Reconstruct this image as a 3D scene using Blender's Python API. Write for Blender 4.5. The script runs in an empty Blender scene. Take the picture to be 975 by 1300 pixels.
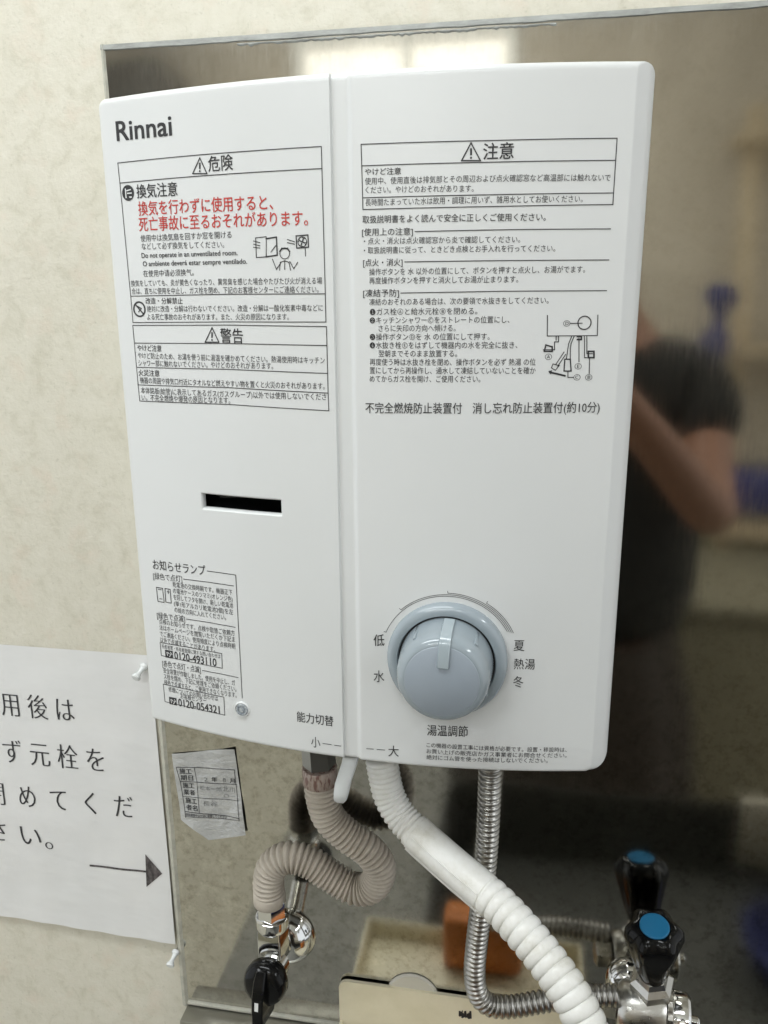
import bpy, bmesh, math, random
from mathutils import Vector, Matrix
random.seed(7)
SC = bpy.context.scene
C = SC.collection

# ------------------------------------------------------------------ camera
cd = bpy.data.cameras.new("camera")
cam = bpy.data.objects.new("camera", cd); C.objects.link(cam)
cd.sensor_fit = 'VERTICAL'; cd.sensor_height = 36.0; cd.lens = 28.0902
cd.clip_start = 0.01; cd.clip_end = 50
_r, _u, _f = Vector((0.984722, 0.174013, -0.006553)), Vector((-0.037446, 0.248356, 0.967945)), Vector((-0.170063, 0.952911, -0.251078))
cam.matrix_world = Matrix(((_r.x, _u.x, -_f.x, 0.23572), (_r.y, _u.y, -_f.y, -0.54856), (_r.z, _u.z, -_f.z, 0.26246), (0, 0, 0, 1)))
SC.camera = cam

# ------------------------------------------------------------------ world, lamps, exposure
wd = bpy.data.worlds.new("World"); SC.world = wd; wd.use_nodes = True
bg = wd.node_tree.nodes["Background"]; bg.inputs[0].default_value = (0.93, 0.97, 1.0, 1); bg.inputs[1].default_value = 1.15

def area_lamp(name, loc, target, sx, sy, power, col=(0.92, 0.965, 0.99)):
    l = bpy.data.lights.new(name, 'AREA'); l.shape = 'RECTANGLE'; l.size = sx; l.size_y = sy; l.energy = power; l.color = col
    o = bpy.data.objects.new(name, l); C.objects.link(o); o.location = loc
    o.rotation_euler = (Vector(target) - Vector(loc)).to_track_quat('-Z', 'Y').to_euler()
    return o
area_lamp("ceiling_lamp", (-0.35, -0.55, 1.22), (-0.35, -0.55, 0), 1.2, 0.25, 14.5)
area_lamp("ceiling_lamp", (1.6, -0.95, 1.22), (1.6, -0.95, 0), 0.25, 1.0, 11)
SC.view_settings.view_transform = 'Standard'; SC.view_settings.look = 'None'
SC.view_settings.gamma = 1.0; SC.view_settings.exposure = -0.08; SC.view_settings.use_curve_mapping = False
SC.cycles.use_denoising = True; SC.cycles.max_bounces = 8; SC.cycles.diffuse_bounces = 4; SC.cycles.glossy_bounces = 5
SC.cycles.sample_clamp_indirect = 6.0; SC.cycles.caustics_reflective = False

# ------------------------------------------------------------------ materials
def mat(name, col, rough=0.5, metal=0.0, coat=0.0, spec=0.5, emit=None, estr=1.0):
    m = bpy.data.materials.new(name); m.use_nodes = True
    b = m.node_tree.nodes["Principled BSDF"]
    b.inputs["Base Color"].default_value = (*col, 1); b.inputs["Roughness"].default_value = rough
    b.inputs["Metallic"].default_value = metal; b.inputs["Coat Weight"].default_value = coat
    b.inputs["Coat Roughness"].default_value = 0.1; b.inputs["Specular IOR Level"].default_value = spec
    if emit:
        b.inputs["Emission Color"].default_value = (*emit, 1); b.inputs["Emission Strength"].default_value = estr
    return m
class N:
    """small node-graph writer for one material"""
    def __init__(s, m): s.t = m.node_tree; s.b = s.t.nodes["Principled BSDF"]; s.c = s.new("ShaderNodeTexCoord")
    def new(s, k, **kw):
        n = s.t.nodes.new(k)
        for a, v in kw.items(): setattr(n, a, v)
        return n
    def link(s, a, b): s.t.links.new(a, b)
    def noise(s, scale, detail=4, rough=0.55, stretch=None, dist=0.0):
        n = s.new("ShaderNodeTexNoise"); n.inputs["Scale"].default_value = scale; n.inputs["Detail"].default_value = detail
        n.inputs["Roughness"].default_value = rough; n.inputs["Distortion"].default_value = dist
        if stretch:
            mp = s.new("ShaderNodeMapping"); mp.inputs["Scale"].default_value = stretch
            s.link(s.c.outputs["Object"], mp.inputs[0]); s.link(mp.outputs[0], n.inputs["Vector"])
        else: s.link(s.c.outputs["Object"], n.inputs["Vector"])
        return n.outputs["Fac"]
    def ramp(s, fac, stops):
        r = s.new("ShaderNodeValToRGB"); e = r.color_ramp.elements
        while len(e) < len(stops): e.new(0.5)
        for q, (p, c) in zip(e, stops): q.position = p; q.color = (*c, 1) if len(c) == 3 else c
        s.link(fac, r.inputs[0]); return r.outputs[0]
    def mix(s, fac, a, b, mode='MIX'):
        m = s.new("ShaderNodeMix", data_type='RGBA', blend_type=mode)
        for i, v in ((0, fac), (6, a), (7, b)):
            if hasattr(v, "is_linked"): s.link(v, m.inputs[i])
            else: m.inputs[i].default_value = v if i == 0 else (*v, 1)
        return m.outputs[2]
    def bump(s, h, strength, dist):
        n = s.new("ShaderNodeBump"); n.inputs["Strength"].default_value = strength; n.inputs["Distance"].default_value = dist
        s.link(h, n.inputs["Height"])
        prev = s.b.inputs["Normal"]
        if prev.is_linked: s.link(prev.links[0].from_socket, n.inputs["Normal"])
        s.link(n.outputs[0], prev)
    def color(s, c): s.link(c, s.b.inputs["Base Color"])
    def rough(s, fac, a, b):
        m = s.new("ShaderNodeMapRange"); m.inputs[3].default_value = a; m.inputs[4].default_value = b
        s.link(fac, m.inputs[0]); s.link(m.outputs[0], s.b.inputs["Roughness"])

M = {}
# patterned vinyl wallpaper
m = mat("wallpaper", (0.6, 0.57, 0.48), 0.75, spec=0.25); n = N(m)
a = n.ramp(n.noise(55, 7, 0.7, None, 0.5), [(0.28, (0.575, 0.545, 0.445)), (0.48, (0.665, 0.635, 0.54)), (0.7, (0.705, 0.675, 0.585))])
p = n.mix(n.ramp(n.noise(34, 4, 0.6), [(0.54, (0, 0, 0)), (0.72, (0.55, 0.55, 0.55))]), a, (0.68, 0.59, 0.49))
g = n.mix(n.ramp(n.noise(210, 5, 0.75), [(0.30, (0.6, 0.6, 0.6)), (0.43, (0, 0, 0))]), p, (0.47, 0.45, 0.36))
n.color(g); n.bump(n.noise(230, 5, 0.65), 0.5, 0.0013)
M['wall'] = m
# brushed stainless, a little wavy and smudged
m = mat("stainless_sheet", (0.60, 0.575, 0.52), 0.09, 1.0); n = N(m)
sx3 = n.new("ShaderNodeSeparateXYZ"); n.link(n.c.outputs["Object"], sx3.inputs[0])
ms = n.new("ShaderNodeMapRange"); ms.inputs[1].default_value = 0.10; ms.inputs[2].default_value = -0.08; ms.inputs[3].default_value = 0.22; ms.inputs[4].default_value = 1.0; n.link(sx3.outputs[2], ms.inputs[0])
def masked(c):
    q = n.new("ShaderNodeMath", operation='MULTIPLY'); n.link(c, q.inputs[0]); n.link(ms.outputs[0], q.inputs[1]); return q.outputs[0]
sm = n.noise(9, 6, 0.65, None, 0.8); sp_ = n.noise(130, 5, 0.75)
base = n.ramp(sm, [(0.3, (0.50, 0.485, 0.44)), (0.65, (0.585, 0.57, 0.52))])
dk = n.mix(masked(n.ramp(sp_, [(0.34, (0.8, 0.8, 0.8)), (0.52, (0, 0, 0))])), base, (0.37, 0.355, 0.305))  # painted speckle: mirrored floor mottling put into the colour, with some water spots
n.color(n.mix(masked(n.ramp(n.noise(75, 5, 0.7), [(0.52, (0, 0, 0)), (0.70, (0.7, 0.7, 0.7))])), dk, (0.68, 0.665, 0.60)))  # paler spots of the same painted floor reflection
st = n.noise(45, 5, 0.7, (9, 1, 1))
mx = n.new("ShaderNodeMath", operation='MULTIPLY'); n.link(sm, mx.inputs[0]); n.link(st, mx.inputs[1])
# splash film: the lower part of the sheet is duller
lo = n.new("ShaderNodeMapRange"); lo.inputs[1].default_value = 0.05; lo.inputs[2].default_value = -0.25; lo.inputs[3].default_value = 0.0; lo.inputs[4].default_value = 0.08; n.link(sx3.outputs[2], lo.inputs[0])
fm = n.new("ShaderNodeMath", operation='MULTIPLY'); n.link(lo.outputs[0], fm.inputs[0]); n.link(n.noise(24, 5, 0.7), fm.inputs[1])
mr = n.new("ShaderNodeMapRange"); mr.inputs[3].default_value = 0.03; mr.inputs[4].default_value = 0.20; n.link(mx.outputs[0], mr.inputs[0])
ad = n.new("ShaderNodeMath", operation='ADD'); n.link(mr.outputs[0], ad.inputs[0]); n.link(fm.outputs[0], ad.inputs[1]); n.link(ad.outputs[0], n.b.inputs["Roughness"])
n.bump(n.noise(3.2, 2, 0.4), 0.10, 0.02)
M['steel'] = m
m = mat("stainless_ledge", (0.36, 0.355, 0.32), 0.34, 1.0); n = N(m); n.rough(n.noise(70, 5, 0.7), 0.22, 0.45); n.bump(n.noise(90, 5), 0.15, 0.001); M['ledge'] = m
m = mat("sealant_strip", (0.47, 0.46, 0.40), 0.5); n = N(m); n.color(n.ramp(n.noise(90, 5, 0.7), [(0.35, (0.40, 0.395, 0.34)), (0.6, (0.52, 0.505, 0.43))])); n.bump(n.noise(300, 3), 0.3, 0.0006); M['seal'] = m
m = mat("grey_tape", (0.33, 0.34, 0.32), 0.45); n = N(m); n.color(n.ramp(n.noise(120, 5, 0.7, (0.3, 1, 1)), [(0.35, (0.24, 0.245, 0.23)), (0.62, (0.40, 0.41, 0.39))])); M['tape'] = m
m = mat('speckled_towel', (0.30, 0.265, 0.2), 0.7); n = N(m); n.color(n.ramp(n.noise(160, 5, 0.7), [(0.32, (0.36, 0.33, 0.26)), (0.5, (0.66, 0.61, 0.50)), (0.7, (0.74, 0.69, 0.58))])); M['towel'] = m
m = mat('dark_basin', (0.10, 0.10, 0.09), 0.45, 0.4); M['darksteel'] = m
m = mat('scratched_drainboard', (0.2, 0.2, 0.18), 0.5, 0.35); n = N(m); n.color(n.ramp(n.noise(70, 6, 0.7), [(0.3, (0.13, 0.13, 0.115)), (0.65, (0.20, 0.195, 0.175))])); M['drain'] = m
# heater
m = mat("white_enamel", (0.68, 0.69, 0.685), 0.32, coat=0.15); n = N(m)
n.color(n.ramp(n.noise(12, 3), [(0.3, (0.675, 0.686, 0.682)), (0.7, (0.688, 0.697, 0.693))])); n.bump(n.noise(700, 2, 0.5), 0.06, 0.0003); n.rough(n.noise(25, 4), 0.28, 0.38)
M['enamel'] = m
M['backbody'] = mat("grey_plate", (0.42, 0.43, 0.43), 0.45, 0.3)
M['ink'] = mat("black_ink", (0.022, 0.022, 0.024), 0.55)
M['redink'] = mat("red_ink", (0.50, 0.035, 0.025), 0.55)
M['dark'] = mat("dark_opening", (0.006, 0.006, 0.006), 0.4)
m = mat("smoked_glass", (0.008, 0.008, 0.009), 0.08); M['glass'] = m
m = mat("knob_plastic", (0.29, 0.335, 0.365), 0.17, coat=0.4); n = N(m); n.rough(n.noise(60, 4), 0.08, 0.15); M['knob'] = m
m = mat("knob_face", (0.29, 0.33, 0.375), 0.4); n = N(m); n.bump(n.noise(900, 2), 0.1, 0.0003); M['knobface'] = m
M['pointer'] = mat("pale_knob_plastic", (0.35, 0.405, 0.435), 0.15, coat=0.3)
m = mat("lamp_lens", (0.30, 0.33, 0.36), 0.15, coat=0.5); n = N(m); n.color(n.ramp(n.noise(500, 3), [(0.4, (0.24, 0.27, 0.30)), (0.6, (0.42, 0.45, 0.47))])); M['lens'] = m
M['lever'] = mat("grey_white_lever", (0.66, 0.68, 0.68), 0.35)
# hoses
m = mat("gas_hose_rubber", (0.36, 0.30, 0.26), 0.55); n = N(m)
n.color(n.ramp(n.noise(45, 6, 0.75), [(0.3, (0.37, 0.325, 0.27)), (0.55, (0.475, 0.425, 0.36)), (0.75, (0.53, 0.48, 0.41))])); n.bump(n.noise(500, 3), 0.15, 0.0004); M['rubber'] = m
m = mat("white_hose_plastic", (0.72, 0.71, 0.67), 0.38); n = N(m); n.color(n.ramp(n.noise(40, 6, 0.75), [(0.3, (0.62, 0.60, 0.53)), (0.45, (0.76, 0.75, 0.705)), (0.6, (0.82, 0.815, 0.785))])); M['hose'] = m
m = mat("flexible_steel", (0.50, 0.49, 0.47), 0.3, 1.0); n = N(m); n.rough(n.noise(60, 4), 0.22, 0.38); n.color(n.ramp(n.noise(60, 4), [(0.35, (0.33, 0.32, 0.30)), (0.65, (0.45, 0.44, 0.42))])); M['flex'] = m
m = mat("chrome", (0.72, 0.72, 0.71), 0.07, 1.0); n = N(m); n.rough(n.noise(140, 5, 0.7), 0.03, 0.16); M['chrome'] = m
m = mat("dull_chrome", (0.55, 0.54, 0.51), 0.28, 1.0); n = N(m); n.rough(n.noise(220, 5, 0.7), 0.18, 0.42); n.bump(n.noise(500, 4), 0.12, 0.0005); M['dull'] = m
M['nut'] = mat("grey_nut", (0.30, 0.30, 0.285), 0.3, 0.85)
m = mat("printed_band", (0.33, 0.22, 0.18), 0.35); n = N(m); n.color(n.ramp(n.noise(420, 2, 0.5, (1, 1, 0.35)), [(0.40, (0.17, 0.09, 0.075)), (0.48, (0.32, 0.25, 0.21)), (0.66, (0.39, 0.325, 0.285))])); M['band'] = m
m = mat("black_plastic", (0.006, 0.006, 0.006), 0.12, spec=0.2); M['black'] = m
M['blue'] = mat("blue_cap", (0.005, 0.155, 0.33), 0.35)
M['mark'] = mat("white_paint", (0.75, 0.75, 0.73), 0.5)
M['worn'] = mat("copper_tint", (0.55, 0.25, 0.13), 0.3, 0.6)
m = mat("cream_plastic", (0.72, 0.65, 0.46), 0.38); n = N(m); n.color(n.ramp(n.noise(22, 5, 0.65), [(0.3, (0.74, 0.68, 0.50)), (0.6, (0.83, 0.77, 0.59))])); n.rough(n.noise(60, 4), 0.28, 0.5); M['cream'] = m
M['suction'] = mat("cloudy_rubber", (0.68, 0.66, 0.58), 0.4)
M['orange'] = mat("orange_plastic", (0.55, 0.165, 0.02), 0.5)
m = mat("paper", (0.74, 0.75, 0.76), 0.42); n = N(m); n.bump(n.noise(14, 3, 0.5, (1, 1, 2.2)), 0.35, 0.004); n.color(n.ramp(n.noise(18, 4), [(0.35, (0.735, 0.735, 0.73)), (0.65, (0.775, 0.772, 0.765))])); M['paper'] = m
M['print'] = mat("printed_toner", (0.03, 0.03, 0.034), 0.6)
m = mat("pencil_shade", (0.06, 0.055, 0.055), 0.6); n = N(m); n.color(n.ramp(n.noise(260, 3, 0.6, (1, 1, 0.5)), [(0.38, (0.035, 0.03, 0.03)), (0.72, (0.16, 0.14, 0.14))])); M['pencil'] = m
m = mat("pin_plastic", (0.80, 0.82, 0.82), 0.25, coat=0.2); M['pin'] = m
m = mat("silver_label", (0.58, 0.59, 0.595), 0.24, 0.35); n = N(m); n.bump(n.noise(45, 4, 0.6, (1, 1, 1.8)), 0.8, 0.005); n.color(n.ramp(n.noise(40, 4), [(0.35, (0.52, 0.53, 0.535)), (0.65, (0.61, 0.62, 0.625))])); M['label'] = m
M['faint'] = mat("faded_ink", (0.13, 0.135, 0.14), 0.6)
# room behind the viewer
m = mat("tan_wall", (0.42, 0.375, 0.30), 0.8); n = N(m); n.color(n.ramp(n.noise(4, 4), [(0.3, (0.50, 0.445, 0.36)), (0.7, (0.56, 0.50, 0.41))])); M['tan'] = m
m = mat("vinyl_floor", (0.2, 0.18, 0.14), 0.6); n = N(m); n.color(n.ramp(n.noise(30, 6, 0.7), [(0.3, (0.46, 0.435, 0.36)), (0.65, (0.62, 0.595, 0.51))])); M['floor'] = m
M['olive'] = mat('dim_wall_olive', (0.28, 0.26, 0.18), 0.6)  # dimness of the lower far wall, put into an olive colour
m = mat('pale_board', (0.5, 0.48, 0.41), 0.6); n = N(m); n.color(n.ramp(n.noise(22, 6, 0.7), [(0.3, (0.40, 0.385, 0.315)), (0.65, (0.56, 0.54, 0.455))])); M['paleboard'] = m
M['glow_pane'] = mat('added_glow_pane', (0.8, 0.8, 0.78), 0.3, emit=(1.0, 0.955, 0.86), estr=1.35)  # made-up glow that brightens the mirrored strip above the heater
M['ceil'] = mat('ceiling_paint', (0.74, 0.73, 0.69), 0.85)
M['tubeglow'] = mat('added_tube_glow', (0.8, 0.8, 0.8), 0.4, emit=(0.92, 0.97, 1.0), estr=62.0)  # glow of the added, unseen tube
M['wood'] = mat("pale_wood", (0.52, 0.42, 0.28), 0.6)
M['brown'] = mat("dark_cabinet", (0.15, 0.14, 0.13), 0.5)
M['cloth'] = mat("black_cloth", (0.013, 0.013, 0.012), 0.9)
M['brownwood'] = mat('dark_brown_wood', (0.20, 0.18, 0.125), 0.5)
M['denim'] = mat("dark_brown_cloth", (0.035, 0.026, 0.02), 0.9)
M['bluecloth'] = mat("blue_cloth", (0.028, 0.034, 0.13), 0.8)
M['skin'] = mat("skin", (0.30, 0.15, 0.095), 0.55)
M['hair'] = mat("black_hair", (0.012, 0.01, 0.009), 0.5)

# ------------------------------------------------------------------ helpers
def obj(name, bm, material, parent=None, smooth=True, angle=40, label=None, extra=()):
    me = bpy.data.meshes.new(name)
    if isinstance(bm, tuple): me.from_pydata(*bm)
    else:
        bmesh.ops.recalc_face_normals(bm, faces=bm.faces); bm.to_mesh(me); bm.free()
    for k in (material,) + tuple(extra): me.materials.append(M[k])
    if smooth:
        for p in me.polygons: p.use_smooth = True
        me.set_sharp_from_angle(angle=math.radians(angle))
    o = bpy.data.objects.new(name, me); C.objects.link(o)
    if parent: o.parent = parent
    if label: o['label'] = label
    return o
def thing(name, label, cat, group=None):
    o = bpy.data.objects.new(name, None); C.objects.link(o); o.empty_display_size = 0.02
    o['label'] = label; o['category'] = cat
    if group: o['group'] = group
    return o
def tag(o, label=None, cat=None, kind=None, group=None):
    for k, v in (('label', label), ('category', cat), ('kind', kind), ('group', group)):
        if v: o[k] = v
    return o
def frame(d):
    d = Vector(d).normalized(); a = Vector((0, 0, 1)) if abs(d.z) < 0.9 else Vector((0, 1, 0))
    x = a.cross(d).normalized(); return x, d.cross(x), d
def lathe(bm, o, axis, prof, seg=40, lobes=None, phase=0.0, cap=True):
    """prof = [(distance along axis, radius)]; lobes(theta, t) scales the radius"""
    x, y, z = frame(axis); o = Vector(o); rings = []
    for k, (h, r) in enumerate(prof):
        ring = []
        for i in range(seg):
            t = 2 * math.pi * i / seg + phase
            rr = r * (lobes(t, k / max(1, len(prof) - 1)) if lobes else 1)
            ring.append(bm.verts.new(o + z * h + x * rr * math.cos(t) + y * rr * math.sin(t)))
        rings.append(ring)
    for a, b in zip(rings, rings[1:]):
        for i in range(seg): bm.faces.new((a[i], a[(i + 1) % seg], b[(i + 1) % seg], b[i]))
    if cap:
        bm.faces.new(rings[0][::-1]); bm.faces.new(rings[-1])
    return bm
def box(bm, c, s, rot=None, bev=0.0, seg=2):
    r = bmesh.ops.create_cube(bm, size=1.0); vs = r['verts']
    mt = Matrix.Translation(Vector(c)) @ (rot.to_4x4() if rot else Matrix()) @ Matrix.Diagonal((*s, 1))
    bmesh.ops.transform(bm, matrix=mt, verts=vs)
    if bev:
        es = list({e for v in vs for e in v.link_edges})
        bmesh.ops.bevel(bm, geom=es, offset=bev, segments=seg, profile=0.5, affect='EDGES')
    return bm
def spline(pts, step):
    """Catmull-Rom through pts, resampled every step metres"""
    P = [Vector(p) for p in pts]; P = [P[0] * 2 - P[1]] + P + [P[-1] * 2 - P[-2]]; out = []
    for i in range(1, len(P) - 2):
        a, b, c, d = P[i - 1:i + 3]
        for k in range(60):
            t = k / 60
            out.append(0.5 * ((2 * b) + (c - a) * t + (2 * a - 5 * b + 4 * c - d) * t * t + (3 * b - a - 3 * c + d) * t ** 3))
    out.append(P[-2]); res = [out[0]]; acc = 0.0
    for a, b in zip(out, out[1:]):
        L = (b - a).length
        while L > 0 and acc + L >= step:
            t = (step - acc) / L; a = a.lerp(b, t); res.append(a.copy()); L = (b - a).length; acc = 0.0
        acc += L
    return res
def tube(bm, path, rad, seg=22):
    """rad(i) per sample; parallel-transported rings"""
    T = [(path[min(i + 1, len(path) - 1)] - path[max(i - 1, 0)]).normalized() for i in range(len(path))]
    x = frame(T[0])[0]; prev = None
    for i, p in enumerate(path):
        x = (x - T[i] * x.dot(T[i])).normalized(); y = T[i].cross(x); r = rad(i)
        ring = [bm.verts.new(p + (x * math.cos(2 * math.pi * k / seg) + y * math.sin(2 * math.pi * k / seg)) * r) for k in range(seg)]
        if prev:
            for k in range(seg): bm.faces.new((prev[k], prev[(k + 1) % seg], ring[(k + 1) % seg], ring[k]))
        else: bm.faces.new(ring[::-1])
        prev = ring
    bm.faces.new(prev); return bm
def corrugated(bm, path, step, R, amp, pitch, seg=22, sharp=0.5):
    def rad(i):
        s = abs(math.sin(math.pi * i * step / pitch)); return R - amp * (1 - s ** sharp)
    return tube(bm, path, rad, seg)

# ------------------------------------------------------------------ the heater's bowed front
PROF = [0.135, 0.007399, -0.019538, 2.8e-05, 0.000146]
W, H = 0.290, 0.37127
CH0, CH1, CH2, CH3, CHD = 0.1362, 0.1369, 0.1445, 0.1476, 0.0018     # the shallow channel down the middle
def bow(x):
    t = (x - 0.145) / 0.145
    return sum(c * t ** i for i, c in enumerate(PROF))
def chan(x):
    if x <= CH0 or x >= CH3: return 0.0
    if x < CH1: return CHD * (x - CH0) / (CH1 - CH0)
    if x > CH2:
        t = (CH3 - x) / (CH3 - CH2); return CHD * t * t * (3 - 2 * t)
    return CHD
def fy(x): return -bow(x) + chan(x)

# text: one unit-size curve per line, filled and turned into triangles, then wrapped on the panel
def text_geo(body, bold=0.0):
    c = bpy.data.curves.new("lettering", 'FONT'); c.body = body; c.size = 1.0; c.resolution_u = 3; c.offset = bold
    o = bpy.data.objects.new("lettering", c); C.objects.link(o); bpy.context.view_layer.update()
    me = bpy.data.meshes.new_from_object(o.evaluated_get(bpy.context.evaluated_depsgraph_get()))
    v = [(q.co.x, q.co.y) for q in me.vertices]; f = [tuple(p.vertices) for p in me.polygons]
    bpy.data.objects.remove(o); bpy.data.curves.remove(c); bpy.data.meshes.remove(me)
    return v, f
_kv, _ = text_geo("国")
KLO, KHI = min(p[1] for p in _kv), max(p[1] for p in _kv)
class Print:
    """flat print collected as triangles in panel coordinates (x, z)"""
    def __init__(s): s.v = []; s.f = []; s.k = []; s.m = 0
    def add(s, v, f, lift=0.0):
        o = len(s.v); s.v += v; s.k += [lift] * len(v); s.f += [tuple(i + o for i in q) for q in f]
    def text(s, body, x0, x1, za, zb, h, bold=0.0, latin=False):
        v, f = text_geo(body, min(0.0, bold))
        a, b = min(p[0] for p in v), max(p[0] for p in v)
        lo, hi = (min(p[1] for p in v), max(p[1] for p in v)) if latin else (KLO, KHI)
        k = h / (hi - lo); mid = (lo + hi) / 2
        # heavier strokes are struck several times, each a hair further out
        for i, (ox, oy) in enumerate(((0, 0),) if bold <= 0 else ((-.5, -.3), (.5, .3), (-.5, .3), (.5, -.3))):
            out = []
            for x, y in v:
                t = (x - a) / (b - a); out.append((x0 + t * (x1 - x0) + ox * bold * k * 1.6, za + t * (zb - za) + (y - mid + oy * bold * 1.6) * k))
            s.add(out, f, i * .00001)
    def brush(s, body, x0, x1, za, zb, h):
        for i, o in enumerate((-.5, .5, 0)):
            d = o * h * .030; s.text(body, x0 + d, x1 + d, za, zb, h, -.014); s.k[-1] = s.k[-1]
            if i: 
                for q in range(s.m, len(s.k)): s.k[q] += i * .00001
            s.m = len(s.k)
    def line(s, pts, w=0.00042):
        for (x0, z0), (x1, z1) in zip(pts, pts[1:]):
            L = math.hypot(x1 - x0, z1 - z0)
            if L < 1e-7: continue
            nx, nz = -(z1 - z0) / L * w / 2, (x1 - x0) / L * w / 2
            ex, ez = (x1 - x0) / L * w / 2, (z1 - z0) / L * w / 2
            n = max(1, int(L / 0.004)); v = []; f = []
            for i in range(n + 1):
                t = i / n; k = -1 if i == 0 else (1 if i == n else 0)
                x, z = x0 + (x1 - x0) * t + ex * k, z0 + (z1 - z0) * t + ez * k
                v += [(x + nx, z + nz), (x - nx, z - nz)]
                if i: f.append((2 * i - 2, 2 * i - 1, 2 * i + 1, 2 * i))
            s.add(v, f)
    def disc(s, c, r, seg=20):
        s.add([(c[0] + r * math.cos(2 * math.pi * i / seg), c[1] + r * math.sin(2 * math.pi * i / seg)) for i in range(seg)], [tuple(range(seg))])
    def circle(s, c, r, w=0.00035, a0=0, a1=360, seg=28):
        s.line([(c[0] + r * math.cos(math.radians(a0 + (a1 - a0) * i / seg)), c[1] + r * math.sin(math.radians(a0 + (a1 - a0) * i / seg))) for i in range(seg + 1)], w)
    def poly(s, pts): s.add(list(pts), [tuple(range(len(pts)))])
    def panel(s, name, m, parent, off=0.00018, label=None):
        return obj(name, ([(x, fy(x) - off - q, z) for (x, z), q in zip(s.v, s.k)], [], s.f), m, parent, smooth=False, label=label)
    def flat(s, name, m, parent, yf, label=None):
        return obj(name, ([(x, yf(x, z) - q, z) for (x, z), q in zip(s.v, s.k)], [], s.f), m, parent, smooth=False, label=label)

# ================================================================== SETTING
def quad_obj(name, pts, m, kind='structure'):
    return tag(obj(name, ([Vector(p) for p in pts], [], [(0, 1, 2, 3)]), m, smooth=False), kind=kind)
quad_obj('wall', [(-2.2, 0, -1.25), (2.6, 0, -1.25), (2.6, 0, 1.25), (-2.2, 0, 1.25)], 'wall')
quad_obj('floor', [(-2.2, 0, -1.25), (2.6, 0, -1.25), (2.6, -2.7, -1.25), (-2.2, -2.7, -1.25)], 'floor')
quad_obj('ceiling', [(-2.2, 0, 1.25), (2.6, 0, 1.25), (2.6, -2.7, 1.25), (-2.2, -2.7, 1.25)], 'ceil')
quad_obj('far_wall', [(-2.2, -2.7, -1.25), (2.6, -2.7, -1.25), (2.6, -2.7, 1.25), (-2.2, -2.7, 1.25)], 'tan')

# ------------------------------------------------------------------ steel splash panel
SX, SZ = -0.0496, 0.4295
panel = thing('splash_panel', 'large shiny stainless steel splash panel on the wall behind the white water heater', 'splash panel')
bm = bmesh.new(); nx, nz = 60, 60; X1, Z0 = 1.25, -0.348
vs = [[bm.verts.new((SX + 0.003 + (X1 - SX - 0.003) * i / nx, -0.003, Z0 + (SZ - Z0 - 0.003) * j / nz)) for j in range(nz + 1)] for i in range(nx + 1)]
for i in range(nx):
    for j in range(nz): bm.faces.new((vs[i][j], vs[i + 1][j], vs[i + 1][j + 1], vs[i][j + 1]))
bmesh.ops.recalc_face_normals(bm, faces=bm.faces)
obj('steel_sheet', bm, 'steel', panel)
# left edge strip: slim at the top, wider and lumpier towards the sink
bm = bmesh.new(); prev = None
for k in range(61):
    t = k / 60; z = SZ + (Z0 - SZ) * t; w = 0.0034 + 0.0028 * min(1, max(0, (t - 0.25) / 0.5)) + random.uniform(-1, 1) * 0.00018
    r = [bm.verts.new(p) for p in ((SX, -0.0004, z), (SX + 0.0006, -0.0036, z), (SX + w * 0.6, -0.0044, z), (SX + w, -0.0030, z))]
    if prev:
        for a in range(3): bm.faces.new((prev[a], prev[a + 1], r[a + 1], r[a]))
    prev = r
obj('edge_strip', bm, 'seal', panel)
bm = bmesh.new(); prev = None
for k in range(121):
    t = k / 120; x = SX + 0.0006 + (X1 - SX) * t; w = 0.0034 + random.uniform(-1, 1) * 0.0003
    r = [bm.verts.new(p) for p in ((x, -0.0004, SZ + 0.0002), (x, -0.0040, SZ - 0.0004), (x, -0.0042, SZ - w), (x, -0.0031, SZ - w - 0.0004))]
    if prev:
        for a in range(3): bm.faces.new((prev[a], prev[a + 1], r[a + 1], r[a]))
    prev = r
obj('top_strip', bm, 'tape', panel)
bm = bmesh.new(); prev = None        # ragged line of old sealant under the middle of the top strip
for k in range(91):
    x = 0.045 + 0.20 * k / 90; w = 0.0008 + abs(random.gauss(0, 0.0006)); z = SZ - 0.0046
    r = [bm.verts.new(p) for p in ((x, -0.0034, z), (x, -0.0040, z - w * 0.5), (x, -0.0032, z - w))]
    if prev:
        for a in range(2): bm.faces.new((prev[a], prev[a + 1], r[a + 1], r[a]))
    prev = r
obj('old_sealant', bm, 'tape', panel)

# ------------------------------------------------------------------ sink ledge
sink = thing('sink', 'stainless steel sink back ledge running along under the splash panel', 'sink')
LX, LZ = -0.0435, -0.3445
bm = bmesh.new(); box(bm, ((LX + 1.25) / 2, -0.0115, LZ - 0.011), (1.25 - LX, 0.023, 0.022), None, 0.0012); obj('back_ledge', bm, 'ledge', sink)
bm = bmesh.new(); box(bm, ((LX + 1.25) / 2, -0.0036, LZ + 0.0016), (1.25 - LX, 0.005, 0.0032), None, 0.0012); obj('sealant_bead', bm, 'seal', sink)
bm = bmesh.new()
box(bm, ((.15 + 1.25) / 2, -0.021, LZ - 0.09), (1.10, 0.003, 0.136)); box(bm, ((.15 + 1.25) / 2, -0.24, LZ - 0.16), (1.10, 0.44, 0.003)); box(bm, ((.15 + 1.25) / 2, -0.46, LZ - 0.10), (1.10, 0.003, 0.12)); box(bm, (.148, -0.24, LZ - 0.10), (.003, 0.44, 0.12))
obj('basin', bm, 'darksteel', sink, smooth=False)
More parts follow.
